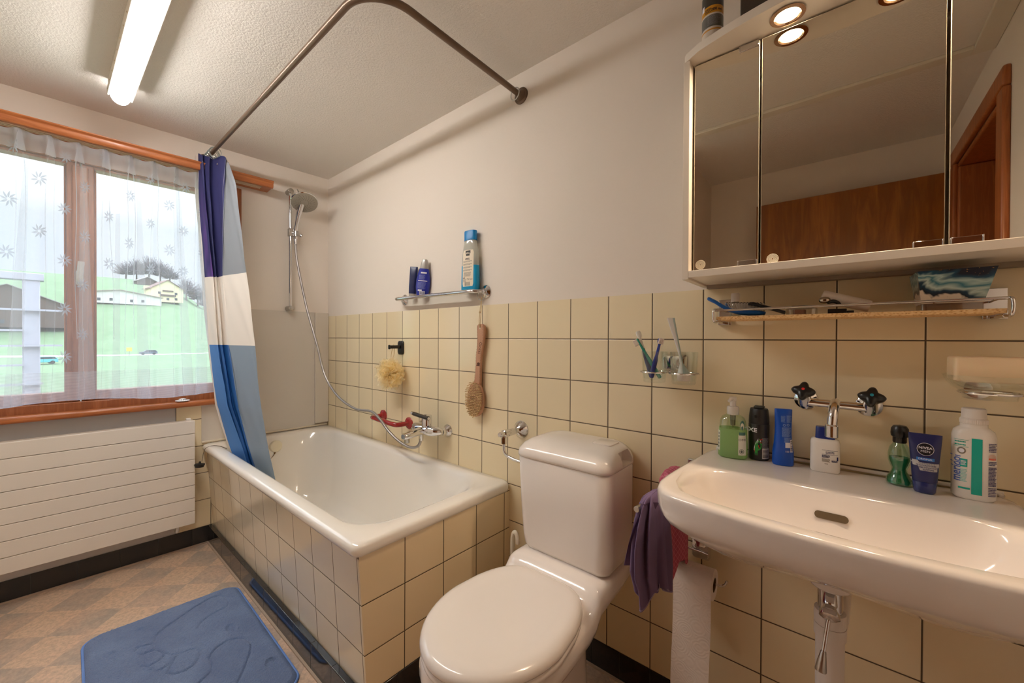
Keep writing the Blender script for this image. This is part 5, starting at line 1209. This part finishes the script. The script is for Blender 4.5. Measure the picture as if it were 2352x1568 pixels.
stops = [(0, (58, 54, 48)), (.24, (216, 206, 192)), (.345, (206, 142, 40)), (.37, (214, 206, 196)), (.40, (104, 104, 100)), (.585, (216, 206, 196)), (.612, (214, 152, 22)), (.73, (58, 56, 50))]
while len(e) < len(stops): e.new(.5)
for i, (p, c) in enumerate(stops): e[i].position = p; e[i].color = lin(c)
t.bsdf(Base_Color=st.outputs[0], Roughness=.35)
can.mb().build('can', t.mat, SPR, angle=50)
MB().lathe([(.019, .160), (.019, .185), (.017, .187), (.0005, .187)], (2.4435, -.150, ZC), n=26).build('cap', M_black, SPR)
m = MB(); sf = can.surf; write(m, sf, '200 ml', .0095, .006, ZC+.1055, 0, eps=.0008, bold=.02); fineprint(m, sf, -.019, -.006, ZC+.100, ZC+.112, 4, 0, .0008); fineprint(m, sf, -.014, .016, ZC+.068, ZC+.092, 10, 1, .0008, .5)
patch(m, sf, -.0243, -.0205, ZC+.110, ZC+.124, 2, 3, 3, .001)
m.build('lettering', [M_prk, mat('print_grey', (150, 150, 150), .5), M_prw], SPR, recalc=False)
o = MB().box(2.521, 2.70, -.235, -.16, ZC, ZC+.13).build('dark_box', mat('dark_box_card', (62, 52, 44), .3), None, bevel=.002)
tag(o, 'dark brown box standing on the mirror cabinet behind the spotlight', 'box')

# ------------------------------------------------------------------ towel arms, cloths, paper
TW = thing('towel_rail', 'swivelling steel towel arms beside the washbasin', 'towel rail', (2.365, -.02, .74))
E1 = Vector((2.314, -.305, .7335))
m = MB(); m.box(2.352, 2.384, -.010, 0, .705, .80); m.cyl((2.368, -.016, .712), (2.368, -.016, .795), .009, 16); m.build('wall_bracket', M_satin, TW, bevel=.002)
m = MB(); m.tube([(2.367, -.016, .7335), E1], .0078, 16); m.build('arm', M_satin, TW, bevel=.0008)
m = MB(); m.tube([(2.366, -.016, .770), (2.339, -.165, .770)], .0078, 16); m.build('arm', M_satin, TW, bevel=.0008)
def cloth(name, label, rows, matr, seed, folds, part):
    """hanging folded cloth: rows = (z, cx, cy, half x, half y, fold depth)"""
    R = random.Random(seed); ph = R.uniform(0, 6); N = 130
    def pt(u, v):
        z, cx, cy, hx, hy, am = interp(rows, v); a = 2*PI*u
        f = 1+am*(.62*math.sin(folds*a+ph+.6*math.sin(2*a))+.38*math.sin((folds+3)*a+ph*2+v*2))
        r = (cx+hx*f*math.cos(a), cy+hy*f*math.sin(a), z)
        if v > .93: r = (r[0], r[1], z+.022*math.sin(3*a+ph)*(v-.93)/.07+.016*math.cos(2*a)*(v-.93)/.07)
        return r
    T_ = thing(name, label, 'cloth', (rows[0][2], rows[0][3], rows[-1][1]))
    m = MB(); m.grid(lambda u, v: pt(u, v), N, 44); o = m.build(part, matr, T_, recalc=True, angle=180)
    return T_, pt
M_pur = m_bumpy('purple_microfibre', (112, 92, 126), .85, 700, .25, .0008)
MP, ptp = cloth('purple_cloth', 'purple cleaning cloth draped over the end of the front towel arm', [(0, .7585, 2.332, -.225, .0004, .030, .02), (.03, .757, 2.331, -.227, .012, .045, .12), (.10, .742, 2.329, -.232, .022, .056, .26), (.25, .700, 2.327, -.238, .030, .062, .36), (.5, .640, 2.325, -.244, .036, .064, .40), (.75, .570, 2.326, -.246, .039, .060, .38), (1, .520, 2.333, -.244, .036, .050, .32)], M_pur, 5, 9, 'cloth')
m = MB(); m.tube([ptp(i/130, .995) for i in range(130)], .0012, 6, closed=True)
m.build('hem_stitch', mat('pale_purple', (150, 134, 160), .8), MP)
m = MB(); lap = spline([(2.322, -.295, .748), (2.306, -.302, .70), (2.292, -.302, .65), (2.281, -.298, .60), (2.276, -.290, .572)], 6)
m.grid(lambda u, v: (lambda p: (p.x+.030*u*(1-.2*v)+.004*math.sin(u*8+v*3), p.y+.030*u-.006*math.sin(u*5), p.z+.012*u*math.sin(v*3)))(lap[min(int(v*(len(lap)-1)), len(lap)-1)]), 10, len(lap)-1)
m.build('loose_flap', M_pur, MP, recalc=False, angle=180)
M_pk = m_bumpy('pink_cloth', (196, 98, 118), .9, 500, .3, .001)
t = NT('pink_waffle'); o_ = t.obj(); sx = t.n('ShaderNodeSeparateXYZ', {0: o_})
def stripe(a): return t.math('ABSOLUTE', t.math('SUBTRACT', t.math('FRACT', t.math('MULTIPLY', a, 62.0)), .5))
hh = t.math('MINIMUM', stripe(t.math('ADD', t.math('ADD', sx.outputs[0], sx.outputs[1]), sx.outputs[2])), stripe(t.math('SUBTRACT', t.math('ADD', sx.outputs[0], sx.outputs[1]), sx.outputs[2])))
t.bsdf(Base_Color=t.mix(t.math('LESS_THAN', hh, .06), lin((184, 88, 110)), lin((206, 120, 138))), Roughness=.85, Normal=t.bump(t.math('LESS_THAN', hh, .06), .3, .001))
MK, ptk = cloth('pink_cloth', 'pink quilted cloth hanging on the rear towel arm behind the purple one', [(0, .792, 2.341, -.110, .0004, .030, .02), (.04, .790, 2.340, -.110, .016, .046, .10), (.15, .765, 2.339, -.111, .026, .052, .2), (.4, .69, 2.341, -.113, .031, .055, .22), (.7, .60, 2.346, -.115, .031, .054, .2), (1, .538, 2.350, -.115, .028, .050, .18)], t.mat, 9, 5, 'cloth')

PH = thing('paper_holder', 'chrome toilet paper holder with square plate under the washbasin', 'paper holder', (2.39, -.03, .52))
m = MB(); m.rings([rrect(2.3895-w, 2.3895+w, .546-h, .546+h, .010, d, 5) for w, h, d in [(.025, .036, 0), (.025, .036, .006), (.021, .032, .014), (.014, .022, .016)]], T=Matrix(((1,0,0,0),(0,0,-1,0),(0,1,0,0),(0,0,0,1)))); m.build('wall_plate', M_chrome, PH)
m = MB(); m.tube(spline([(2.412, -.018, .534), (2.385, -.020, .537), (2.345, -.026, .541), (2.322, -.036, .536), (2.317, -.050, .52), (2.317, -.066, .498), (2.322, -.072, .488), (2.35, -.073, .486), (2.44, -.073, .488), (2.458, -.074, .490), (2.468, -.076, .498), (2.4735, -.078, .511)], 6), .0034, 10); m.build('wire_arm', M_chrome, PH)
TPR = thing('toilet_paper_roll', 'white embossed toilet paper roll with its sheet hanging far down', 'toilet paper', (2.392, -.073, .48))
t = NT('embossed_paper'); o_ = t.obj(); vo = t.n('ShaderNodeTexVoronoi', {'Vector': o_, 'Scale': 26.0}, feature='F1'); rp = t.math('SINE', t.math('MULTIPLY', vo.outputs[0], 40.0))
zf = t.math('FRACT', t.math('MULTIPLY', t.n('ShaderNodeSeparateXYZ', {0: o_}).outputs[2], 8.3)); pf = t.math('LESS_THAN', zf, .02)
t.bsdf(Base_Color=lin((232, 222, 212)), Roughness=.85, Normal=t.bump(t.math('SUBTRACT', rp, t.math('MULTIPLY', pf, 3.0)), .25, .001))
m = MB(); rc = (-.073, .4845); X0, X1 = 2.344, 2.442
def ringx(x, r): return [(x, rc[0]+r*math.cos(2*PI*j/48), rc[1]+r*math.sin(2*PI*j/48)) for j in range(48)]
m.rings([ringx(X0, .019), ringx(X0, .039), ringx(X0+.001, .040), ringx(X1-.001, .040), ringx(X1, .039), ringx(X1, .019), ringx(X0, .019)], cap0=False, cap1=False); m.build('roll', t.mat, TPR)
m = MB(); m.rings([ringx(X0+.001, .0186), ringx(X1-.001, .0186)], cap0=False, cap1=False); m.build('cardboard_core', mat('core_card', (122, 96, 64), .9), TPR)
m = MB()
def sheet(u, v):
    x = lerp(X0, X1, u)
    if v < .25:
        a = lerp(1.9, PI, v/.25); return (x, rc[0]+.0408*math.cos(a), rc[1]+.0408*math.sin(a))
    q = (v-.25)/.75; return (x-.004*q+.002*math.sin(q*6), rc[0]-.0408-.003*math.sin(q*4)-.004*q*u, rc[1]-q*.40)
m.grid(sheet, 8, 46); m.build('hanging_sheet', t.mat, TPR, recalc=False, angle=180)

# ------------------------------------------------------------------ bath mat
BMT = thing('bath_mat', 'blue pile bath mat with raised foot outlines beside the bathtub', 'bath mat', (.9, -.93, 0))
cor = [(.550, -.684), (.516, -1.165), (1.30, -1.185), (1.327, -.698)]
def matpos(u, v):
    a = Vector(cor[0]).lerp(Vector(cor[3]), u); b = Vector(cor[1]).lerp(Vector(cor[2]), u); return a.lerp(b, v)
LW, LH = .80, .48
cuts = [[(0.7023,-0.9809),(0.6685,-0.9406),(0.647,-0.9001),(0.6198,-0.8529),(0.5988,-0.8043),(0.6021,-0.7622),(0.6302,-0.7471),(0.6822,-0.7418),(0.7136,-0.7569),(0.7181,-0.7894),(0.7255,-0.8181),(0.7393,-0.8441),(0.7547,-0.8601),(0.7772,-0.8694)],[(0.7023,-0.9809),(0.7492,-0.9929),(0.7926,-0.9932),(0.836,-0.9803),(0.8667,-0.9631),(0.8852,-0.9356),(0.895,-0.9032)],[(0.9555,-0.9876),(0.9787,-0.9731),(0.9917,-0.949),(0.9839,-0.9232),(0.9569,-0.9011),(0.9247,-0.8931),(0.895,-0.9032)],[(0.9555,-0.9876),(0.9232,-0.9747),(0.8948,-0.9567)],[(0.8953,-1.0202),(0.9192,-1.0132),(0.9211,-0.9928),(0.9093,-0.9699),(0.8948,-0.9567)],[(0.855,-1.0381),(0.8736,-1.0251),(0.8694,-1.0038),(0.8537,-0.9829)],[(0.771,-1.0414),(0.7874,-1.0275),(0.7883,-1.009),(0.7956,-0.9937)],[(0.747,-1.044),(0.73,-1.0342),(0.7395,-1.0137),(0.7496,-0.9957)],[(0.9647,-0.8651),(0.9476,-0.8431),(0.9412,-0.8106),(0.9581,-0.7832),(0.9841,-0.7644),(1.0237,-0.7597),(1.0654,-0.7735),(1.107,-0.7964),(1.1448,-0.8191),(1.1778,-0.8425),(1.2065,-0.8667)],[(0.9647,-0.8651),(0.9894,-0.8793),(1.0211,-0.8805),(1.0593,-0.8863),(1.0733,-0.9058),(1.0865,-0.93),(1.1065,-0.9469)]]
segs = [(Vector(a), Vector(b)) for c in cuts for a, b in zip(c, c[1:])]
ovals = [((.635, -1.0179), .033, .016), ((.7186, -1.1005), .036, .017), ((.8769, -.7846), .030, .017), ((1.1811, -.742), .030, .020)]
NU, NVv = 250, 150
rcorn = .055
def matz(p, u, v):
    du = min(u, 1-u)*LW; dv = min(v, 1-v)*LH
    e = min(du, dv)
    if du < rcorn and dv < rcorn: e = rcorn-math.hypot(rcorn-du, rcorn-dv)
    if e < 0: return None
    h = .019*math.sqrt(min(1, e/.018)) if e < .018 else .019
    d = min(((p-(a+(b-a)*max(0, min(1, (p-a).dot(b-a)/(b-a).length_squared)))).length for a, b in segs))
    h -= .0075*math.exp(-(d/.0032)**2)
    for (cx, cy), rx, ry in ovals:
        q = math.hypot((p.x-cx)/rx, (p.y-cy)/ry)
        if q < 1: h -= .0075*(1 if q < .85 else (1-q)/.15)-.0014*(1 if math.sin(p.x*900) > 0 else 0)
    nz = noise.noise(Vector((p.x*120, p.y*120, 0)))*.0018+noise.noise(Vector((p.x*310, p.y*310, 5)))*.0024+noise.noise(Vector((p.x*18, p.y*18, 9)))*.0012
    return max(.0015, h+nz*(1 if e > .01 else .3))
VS = []; idx = {}; FS = []
for i in range(NU+1):
    for j in range(NVv+1):
        p = matpos(i/NU, j/NVv); z = matz(p, i/NU, j/NVv)
        if z is not None: idx[i, j] = len(VS); VS.append((p.x, p.y, z))
for i in range(NU):
    for j in range(NVv):
        q = [idx.get(k) for k in ((i, j), (i+1, j), (i+1, j+1), (i, j+1))]
        q = [k for k in q if k is not None]
        if len(q) >= 3: FS.append(q)
m = MB(); m.add(VS, FS)
t = NT('blue_pile'); o_ = t.obj(); n1 = t.noise(300, o_, 4, .75); n2 = t.noise(7, o_, 3, .6)
c_ = t.mix(t.ramp(n2, (.35, (0,0,0,1)), (.7, (1,1,1,1))), lin((92, 128, 186)), lin((118, 154, 206)))
c_ = t.mix(t.ramp(n1, (.35, (.6,.6,.6,1)), (.6, (0,0,0,1))), c_, lin((66, 100, 162)))
t.bsdf(Base_Color=c_, Roughness=.95, Sheen_Weight=.4, Sheen_Roughness=.5, Normal=t.bump(n1, 1.0, .008))
m.build('pile', t.mat, BMT, recalc=False, angle=180)
def mat_edge(k=0.0, g=.0):
    out = []
    for cx, cy, a in ((1, 0, 0), (1, 1, PI/2), (0, 1, PI), (0, 0, 1.5*PI)):
        for i in range(9):
            q = a-PI/2+PI/2*i/8
            x = (LW-rcorn if cx else rcorn)+(rcorn-g)*math.cos(q); y = (LH-rcorn if cy else rcorn)+(rcorn-g)*math.sin(q)
            p = matpos(x/LW, y/LH); out.append(Vector((p.x, p.y, .0045)))
    return out
m = MB(); m.tube(mat_edge(g=-.0005), .0042, 8, closed=True); m.build('bound_edge', mat('blue_binding', (104, 138, 200), .9), BMT)

# ------------------------------------------------------------------ ceiling tube lamp
CL = thing('ceiling_lamp', 'lit long fluorescent ceiling lamp with a half round white cover', 'ceiling lamp', (.95, -1.045, H))
LX0, LX1, LY = .318, 1.56, -1.044
t = NT('lamp_glow'); nz_ = t.n('ShaderNodeSeparateXYZ', {0: t.n('ShaderNodeNewGeometry').outputs['True Normal']}).outputs[2]
t.surface(t.n('ShaderNodeEmission', {0: lin((255, 249, 243)), 1: t.n('ShaderNodeMapRange', {0: t.math('ABSOLUTE', nz_), 1: .15, 2: .95, 3: 7.0, 4: 62.0}).outputs[0]}).outputs[0]); M_tube = t.mat     # side glow dimmed by facing to keep light off the ceiling; brightest underneath
m = MB(); rs = []
for x, k in ((LX0, .0), (LX0+.004, .72), (LX0+.016, .93), (LX0+.03, 1.0), (LX1-.03, 1.0), (LX1-.016, .93), (LX1-.004, .72), (LX1, .0)):
    k = max(k, .02); rs.append([(x, LY-.033*math.cos(a)*min(1, k+.06), 2.193-.046*k*math.sin(a)) for a in [PI*i/18 for i in range(19)]])
m.rings(rs, cap0=False, cap1=False, closed=False); m.rings([[(x, LY-.032, 2.1928), (x, LY+.032, 2.1928)] for x in (LX0+.002, LX1-.002)], cap0=False, cap1=False, closed=False)
m.build('diffuser', M_tube, CL, angle=60)
m = MB(); m.box(LX0+.010, LX1-.01, LY-.040, LY-.0332, 2.178, 2.205); m.box(LX0+.010, LX1-.01, LY+.0332, LY+.040, 2.178, 2.205); m.box(LX0+.006, LX1-.006, LY-.036, LY+.036, 2.195, H-.001)
m.build('housing', mat('lamp_housing', (232, 226, 214), .5), CL, bevel=.002)
m = MB()
for i in range(14):
    for sy in (-1, 1): m.ball((LX0+.05+i*.085+(.03 if sy > 0 else 0), LY+sy*.0395, 2.187), .003, 8)
m.build('clips', mat('lamp_clip', (206, 190, 160), .5), CL)

# ------------------------------------------------------------------ door seen in the mirror
D = thing('door_1', 'brown wooden door standing open against the rear wall, seen in the mirror', 'door', (XR, D0, 0), kind='structure')
m = MB()
for y0, y1, z0, z1 in ((D0-.065, D0+.005, 0, 2.0149), (D1-.005, D1+.070, 0, 2.0149), (D0-.065, D1+.070, 2.0151, 2.085)): m.box(XR-.020, XR+.001, y0, y1, z0, z1)
for y0, y1, z0, z1 in ((D0+.0002, D0+.025, 0, 1.9949), (D1-.025, D1-.0002, 0, 1.9949), (D0+.0002, D1-.0002, 1.9951, 2.0148)): m.box(XR-.004, XR+.145, y0, y1, z0, z1)
m.build('door_frame', M_doorf, D, bevel=.008, seg=3)
m = MB(); m.box(2.282, 3.108, -2.075, -2.037, .008, 2.010); lf = m.build('door_leaf', M_door, D, bevel=.002)
m = MB(); m.cyl((2.34, -2.036, 1.05), (2.34, -2.030, 1.05), .026, 20); m.cyl((2.34, -2.03, 1.05), (2.34, -1.985, 1.05), .009, 12); m.tube([(2.34, -1.985, 1.05), (2.36, -1.98, 1.05), (2.46, -1.98, 1.05)], .009, 12); m.build('door_handle', M_satin, lf)
for z in (.25, 1.40, 1.80):
    MB().cyl((3.118, -2.030, z-.045), (3.118, -2.030, z+.045), .008, 14).build('hinge', M_satin, D)
m = MB(); m.box(XR+.14, XR+.7, -3.0, -.8, 2.15, 2.2); struct(m.build('trim_6', M_plaster, angle=0), 'white hallway soffit beyond the doorway', 'trim')

# ------------------------------------------------------------------ outside the window
def hill(x, y):
    d = -x
    t_ = interp([(0, -2.6), (20, -3.0), (70, -4.4), (160, -4.35), (172, -4.1), (200, .5), (250, 14.5), (275, 21), (310, 31), (345, 38), (420, 40), (600, 40)], d)[0]
    s = (y+1.2545)/max(d, 1)
    t_ -= 16*ss((d-240)/100)*ss((s-.15)/.07)
    return t_+.25*math.sin(x*.13+y*.07)*min(1, d/40)
t = NT('meadow'); o_ = t.obj(); n1 = t.noise(.25, o_, 6, .65); n2 = t.noise(3.0, o_, 5, .7)
t.bsdf(Base_Color=t.mix(t.ramp(n1, (.35, (0,0,0,1)), (.7, (1,1,1,1))), lin((92, 118, 80)), lin((110, 132, 96))), Roughness=.95, Normal=t.bump(n2, .3, .05))
m = MB(); m.grid(lambda u, v: (lambda x, y: (x, y, hill(x, y)))(-.6-520*u**1.7, -1.2+(v-.5)*2*lerp(8, 260, u)), 110, 70)
struct(m.build('ground_hill', t.mat, None, angle=180), 'green meadow slope outside the window', 'meadow')
m = MB(); m.grid(lambda u, v: (lambda x, y: (x, y, hill(x, y)+.06))(lerp(-163, -169, v), lerp(-80, 80, u)), 60, 2)
struct(m.build('ground_road', mat('pale_asphalt', (206, 204, 200), .9), None, angle=180), 'pale road crossing the meadow', 'road')

def outp(sy, x): return -1.2545+sy*(2.7031-x)           # y on a sight line of slope sy at distance x
def house(name, label, cat, x, y, w, d, h, rh, ang, wall, roof, wins, extra=None):
    T_ = Matrix.Translation((x, y, hill(x, y)-.5)) @ Matrix.Rotation(ang, 4, 'Z')
    th = thing(name, label, cat, (x, y, hill(x, y)))
    m = MB(T_); m.rings([[(a, -w/2, 0), (a, w/2, 0), (a, w/2, h), (a, 0, h+rh), (a, -w/2, h)] for a in (-d/2, d/2)]); m.build('walls', wall, th, angle=0)
    m = MB(T_); o = .7
    for s in (-1, 1):
        k = rh/(w/2); m.rings([[(a, s*(w/2+o), h-o*k), (a, 0, h+rh), (a, 0, h+rh+.25), (a, s*(w/2+o), h-o*k+.25)] for a in (-d/2-o, d/2+o)])
    m.build('roof', roof, th, angle=0)
    for wy, wz in wins:
        f = MB(T_).box(d/2, d/2+.08, wy-.55, wy+.55, wz, wz+1.2).build('window', mat('dark_pane', (70, 72, 78), .3), th, angle=0)
    if extra: extra(T_, th)
    return th
M_cw = mat('cream_render', (226, 212, 170), .9); M_rt = mat('brown_roof_tiles', (120, 92, 84), .9); M_dw = mat('dark_weathered_wood', (92, 74, 66), .9); M_gr = mat('grey_roof', (148, 140, 138), .9); M_wr = mat('white_render', (214, 208, 200), .9)
def balc(T_, th):
    MB(T_).box(5.0, 6.0, -3.2, 3.2, 3.0, 3.9).build('balcony', M_dw, th, angle=0)
    MB(T_).box(5.0, 5.9, -2.2, 2.2, 5.4, 6.1).build('balcony', M_dw, th, angle=0)
    for s in (-6.2, 6.0): MB(T_).box(-3.5, -1.5, s-1.0, s+1.0, 6.2, 8.4).build('dormer', M_cw, th, angle=0)
house('farmhouse', 'cream farmhouse with brown roof and balconies on the hillside', 'house', -272, outp(.148, -272), 13, 11, 7.0, 4.4, .15, M_cw, M_rt, [(-3.4, 1.2), (3.4, 1.2), (-3.4, 4.0), (3.4, 4.0), (0, 1.0)], balc)
house('low_barn', 'long low barn with pale red roof left of the farmhouse', 'barn', -262, outp(.085, -262), 30, 9, 4.0, 2.4, .1, M_wr, mat('pale_red_roof', (172, 150, 144), .9), [(-7, 1.0), (-3, 1.2), (4, 1.0), (8, 1.2)])
house('large_barn', 'big dark wooden barn with wide grey roof at the left', 'barn', -215, outp(-.040, -215), 30, 16, 7.0, 7.0, .1, M_dw, M_gr, [(-5, 1.0), (-1, 1.2), (4, 1.0)])
house('small_shed', 'small dark shed on the ridge under the trees', 'shed', -322, outp(.122, -322), 9, 6, 2.4, 2.4, .2, M_dw, M_gr, [])
M_twig = mat('bare_twigs', (112, 104, 108), .95); M_trunk = mat('grey_trunk', (100, 88, 80), .95)
R = random.Random(31)
for i, (sy, x, hgt, wid) in enumerate(((.096, -352, 13, 14), (.110, -356, 17, 15), (.127, -354, 20, 17), (.143, -356, 18, 15), (.157, -352, 14, 13), (.182, -300, 15, 15), (.200, -310, 16, 15), (.218, -300, 12, 13))):
    y = outp(sy, x); z0 = hill(x, y)
    T_ = thing('bare_tree', ['leftmost bare tree of the hilltop grove', 'second bare tree from the left in the hilltop grove', 'tallest bare tree in the middle of the hilltop grove', 'bare tree right of the tallest one in the grove', 'bare tree on the right edge of the hilltop grove', 'bare tree just right of the cream farmhouse', 'second bare tree right of the cream farmhouse', 'farthest right bare tree on the hillside'][i], 'tree', (x, y, z0), 'bare trees on the hill')
    MB().cyl((x, y, z0-.4), (x, y, z0+hgt*.5), .5, 8, r2=.2).build('trunk', M_trunk, T_)
    m = MB(); c0 = Vector((x, y, z0+hgt*.25))
    for k in range(420):
        d = Vector((R.gauss(0, 1), R.gauss(0, 1), abs(R.gauss(0, .9))+.1)).normalized(); a = c0+Vector((d.x*wid*.12, d.y*wid*.12, d.z*hgt*.2))
        q = R.uniform(.35, 1.0); b = c0+Vector((d.x*wid*.55*q, d.y*wid*.55*q, d.z*hgt*.75*q)); n1 = d.cross(Vector((R.gauss(0, 1), R.gauss(0, 1), R.gauss(0, 1)))).normalized()*R.uniform(.10, .32)
        m.poly([a+n1, a-n1, b])
        for kk in range(3):
            e = a.lerp(b, R.uniform(.5, 1)); g = e+Vector((R.gauss(0, .9), R.gauss(0, .9), R.uniform(0, 1.4))); n2 = n1*.6; m.poly([e+n2, e-n2, g])
    cr = m.build('twigs', M_twig, T_, angle=0, recalc=False); cr['kind'] = 'stuff'
def car(label, x, y, ang, col, L_=4.2, van=False):
    T_ = Matrix.Translation((x, y, hill(x, y)+.08)) @ Matrix.Rotation(ang, 4, 'Z'); th = thing('car', label, 'car', (x, y, hill(x, y)))
    pr = [(-L_/2, .3), (-L_/2, .85), (-L_/2+.9, 1.0), (-L_/2+1.6, 1.5), (L_/2-.5, 1.52 if van else 1.45), (L_/2, .95), (L_/2, .3)]
    m = MB(T_); m.rings([[(p*1.0, s, q) for p, q in pr] for s in (-.85, .85)]); m.build('body', mat('paint_%d' % col[0], col, .3), th, bevel=.08)
    m = MB(T_); m.rings([[(p, s, q) for p, q in [(-L_/2+1.1, 1.0), (-L_/2+1.65, 1.42), (L_/2-.55, 1.40), (L_/2-.2, 1.0)]] for s in (-.87, .87)]); m.build('windows', mat('car_glass', (52, 58, 66), .15), th)
    for a in (-L_/2+.8, L_/2-.8):
        for s in (-.8, .8): MB(T_).cyl((a, s-.1, .32), (a, s+.1, .32), .33, 16).build('wheel', M_rubber, th)
car('small grey car driving on the road across the meadow', -166, outp(.126, -166), PI/2, (84, 92, 106))
car('light turquoise parked car near the left window post', -120, outp(-.003, -120), PI/2+.2, (96, 190, 200))
SGN = thing('road_sign', 'small yellow sign post beside the road', 'sign', (-158, outp(.100, -158), hill(-158, 0)))
y_ = outp(.100, -158); zs = hill(-158, y_); MB().cyl((-158, y_, zs-.2), (-158, y_, zs+2.6), .07, 8).build('post', M_satin, SGN); MB().box(-158.05, -157.9, y_-.6, y_+.6, zs+1.5, zs+2.6).build('plate', mat('sign_yellow', (226, 200, 90), .5), SGN)
TRL = thing('trellis', 'weathered pale trellis of two posts and thin crossbars outside the left window pane', 'trellis', (-2.2, -1.4, -1))
M_pt = mat('weathered_wood', (176, 174, 182), .9)
for y0, y1 in ((-1.365, -1.275), (-1.565, -1.475), (-1.765, -1.675)): MB().box(-2.25, -2.17, y0, y1, -1.3, 1.62).build('post', M_pt, TRL, bevel=.006)
m_ = MB().box(-2.26, -2.16, -1.9, -1.255, 1.60, 1.655).build('top_rail', M_pt, TRL, bevel=.004)
for z, y1 in ((1.36, -1.16), (1.08, -1.16), (.78, -1.26), (.5, -1.30), (1.20, -1.36), (.93, -1.36)): MB().box(-2.165, -2.14, -1.9, y1, z, z+.014).build('crossbar', M_pt, TRL)

# ------------------------------------------------------------------ sky, camera, view
w = bpy.data.worlds.new('sky'); S.world = w; w.use_nodes = True; nt = w.node_tree; nt.nodes.clear()
ow = nt.nodes.new('ShaderNodeOutputWorld'); bg = nt.nodes.new('ShaderNodeBackground'); tc = nt.nodes.new('ShaderNodeTexCoord'); nz = nt.nodes.new('ShaderNodeTexNoise'); rp = nt.nodes.new('ShaderNodeValToRGB')
nz.inputs['Scale'].default_value = 2.2; nz.inputs['Detail'].default_value = 4
rp.color_ramp.elements[0].position = .35; rp.color_ramp.elements[0].color = (.74, .85, 1, 1); rp.color_ramp.elements[1].position = .65; rp.color_ramp.elements[1].color = (.96, .98, 1, 1)
sp_ = nt.nodes.new('ShaderNodeSeparateXYZ'); mr = nt.nodes.new('ShaderNodeMapRange')            # overcast sky: brighter overhead than at the horizon
mr.inputs[1].default_value = .2; mr.inputs[2].default_value = .62; mr.inputs[3].default_value = .9; mr.inputs[4].default_value = 5.0
nt.links.new(tc.outputs['Generated'], nz.inputs['Vector']); nt.links.new(nz.outputs[0], rp.inputs[0]); nt.links.new(rp.outputs[0], bg.inputs[0])
nt.links.new(tc.outputs['Generated'], sp_.inputs[0]); nt.links.new(sp_.outputs[2], mr.inputs[0]); nt.links.new(mr.outputs[0], bg.inputs[1])
nt.links.new(bg.outputs[0], ow.inputs[0])

cam = bpy.data.cameras.new('camera'); co = bpy.data.objects.new('camera', cam); COL.objects.link(co)
yaw, pit, rol = .6981, -.0065, .0048
fw = Vector((-math.sin(yaw)*math.cos(pit), math.cos(yaw)*math.cos(pit), math.sin(pit))); r0 = Vector((math.cos(yaw), math.sin(yaw), 0)); u0 = r0.cross(fw)
rr = r0*math.cos(rol)+u0*math.sin(rol); uu = -r0*math.sin(rol)+u0*math.cos(rol)
co.matrix_world = Matrix(((rr.x, uu.x, -fw.x, 2.7031), (rr.y, uu.y, -fw.y, -1.2545), (rr.z, uu.z, -fw.z, 1.1578), (0, 0, 0, 1)))
cam.sensor_width = 36; cam.lens = 901.3453/2352*36; cam.clip_start = .02; cam.clip_end = 1500
S.camera = co
v = S.view_settings; v.view_transform = 'Standard'; v.look = 'None'; v.gamma = 1; v.use_curve_mapping = False; v.exposure = 0.47
S.cycles.caustics_reflective = False; S.cycles.caustics_refractive = False
S.cycles.transparent_max_bounces = 24; S.cycles.max_bounces = 14; S.cycles.diffuse_bounces = 10; S.cycles.sample_clamp_indirect = 6
S.cycles.use_denoising = True
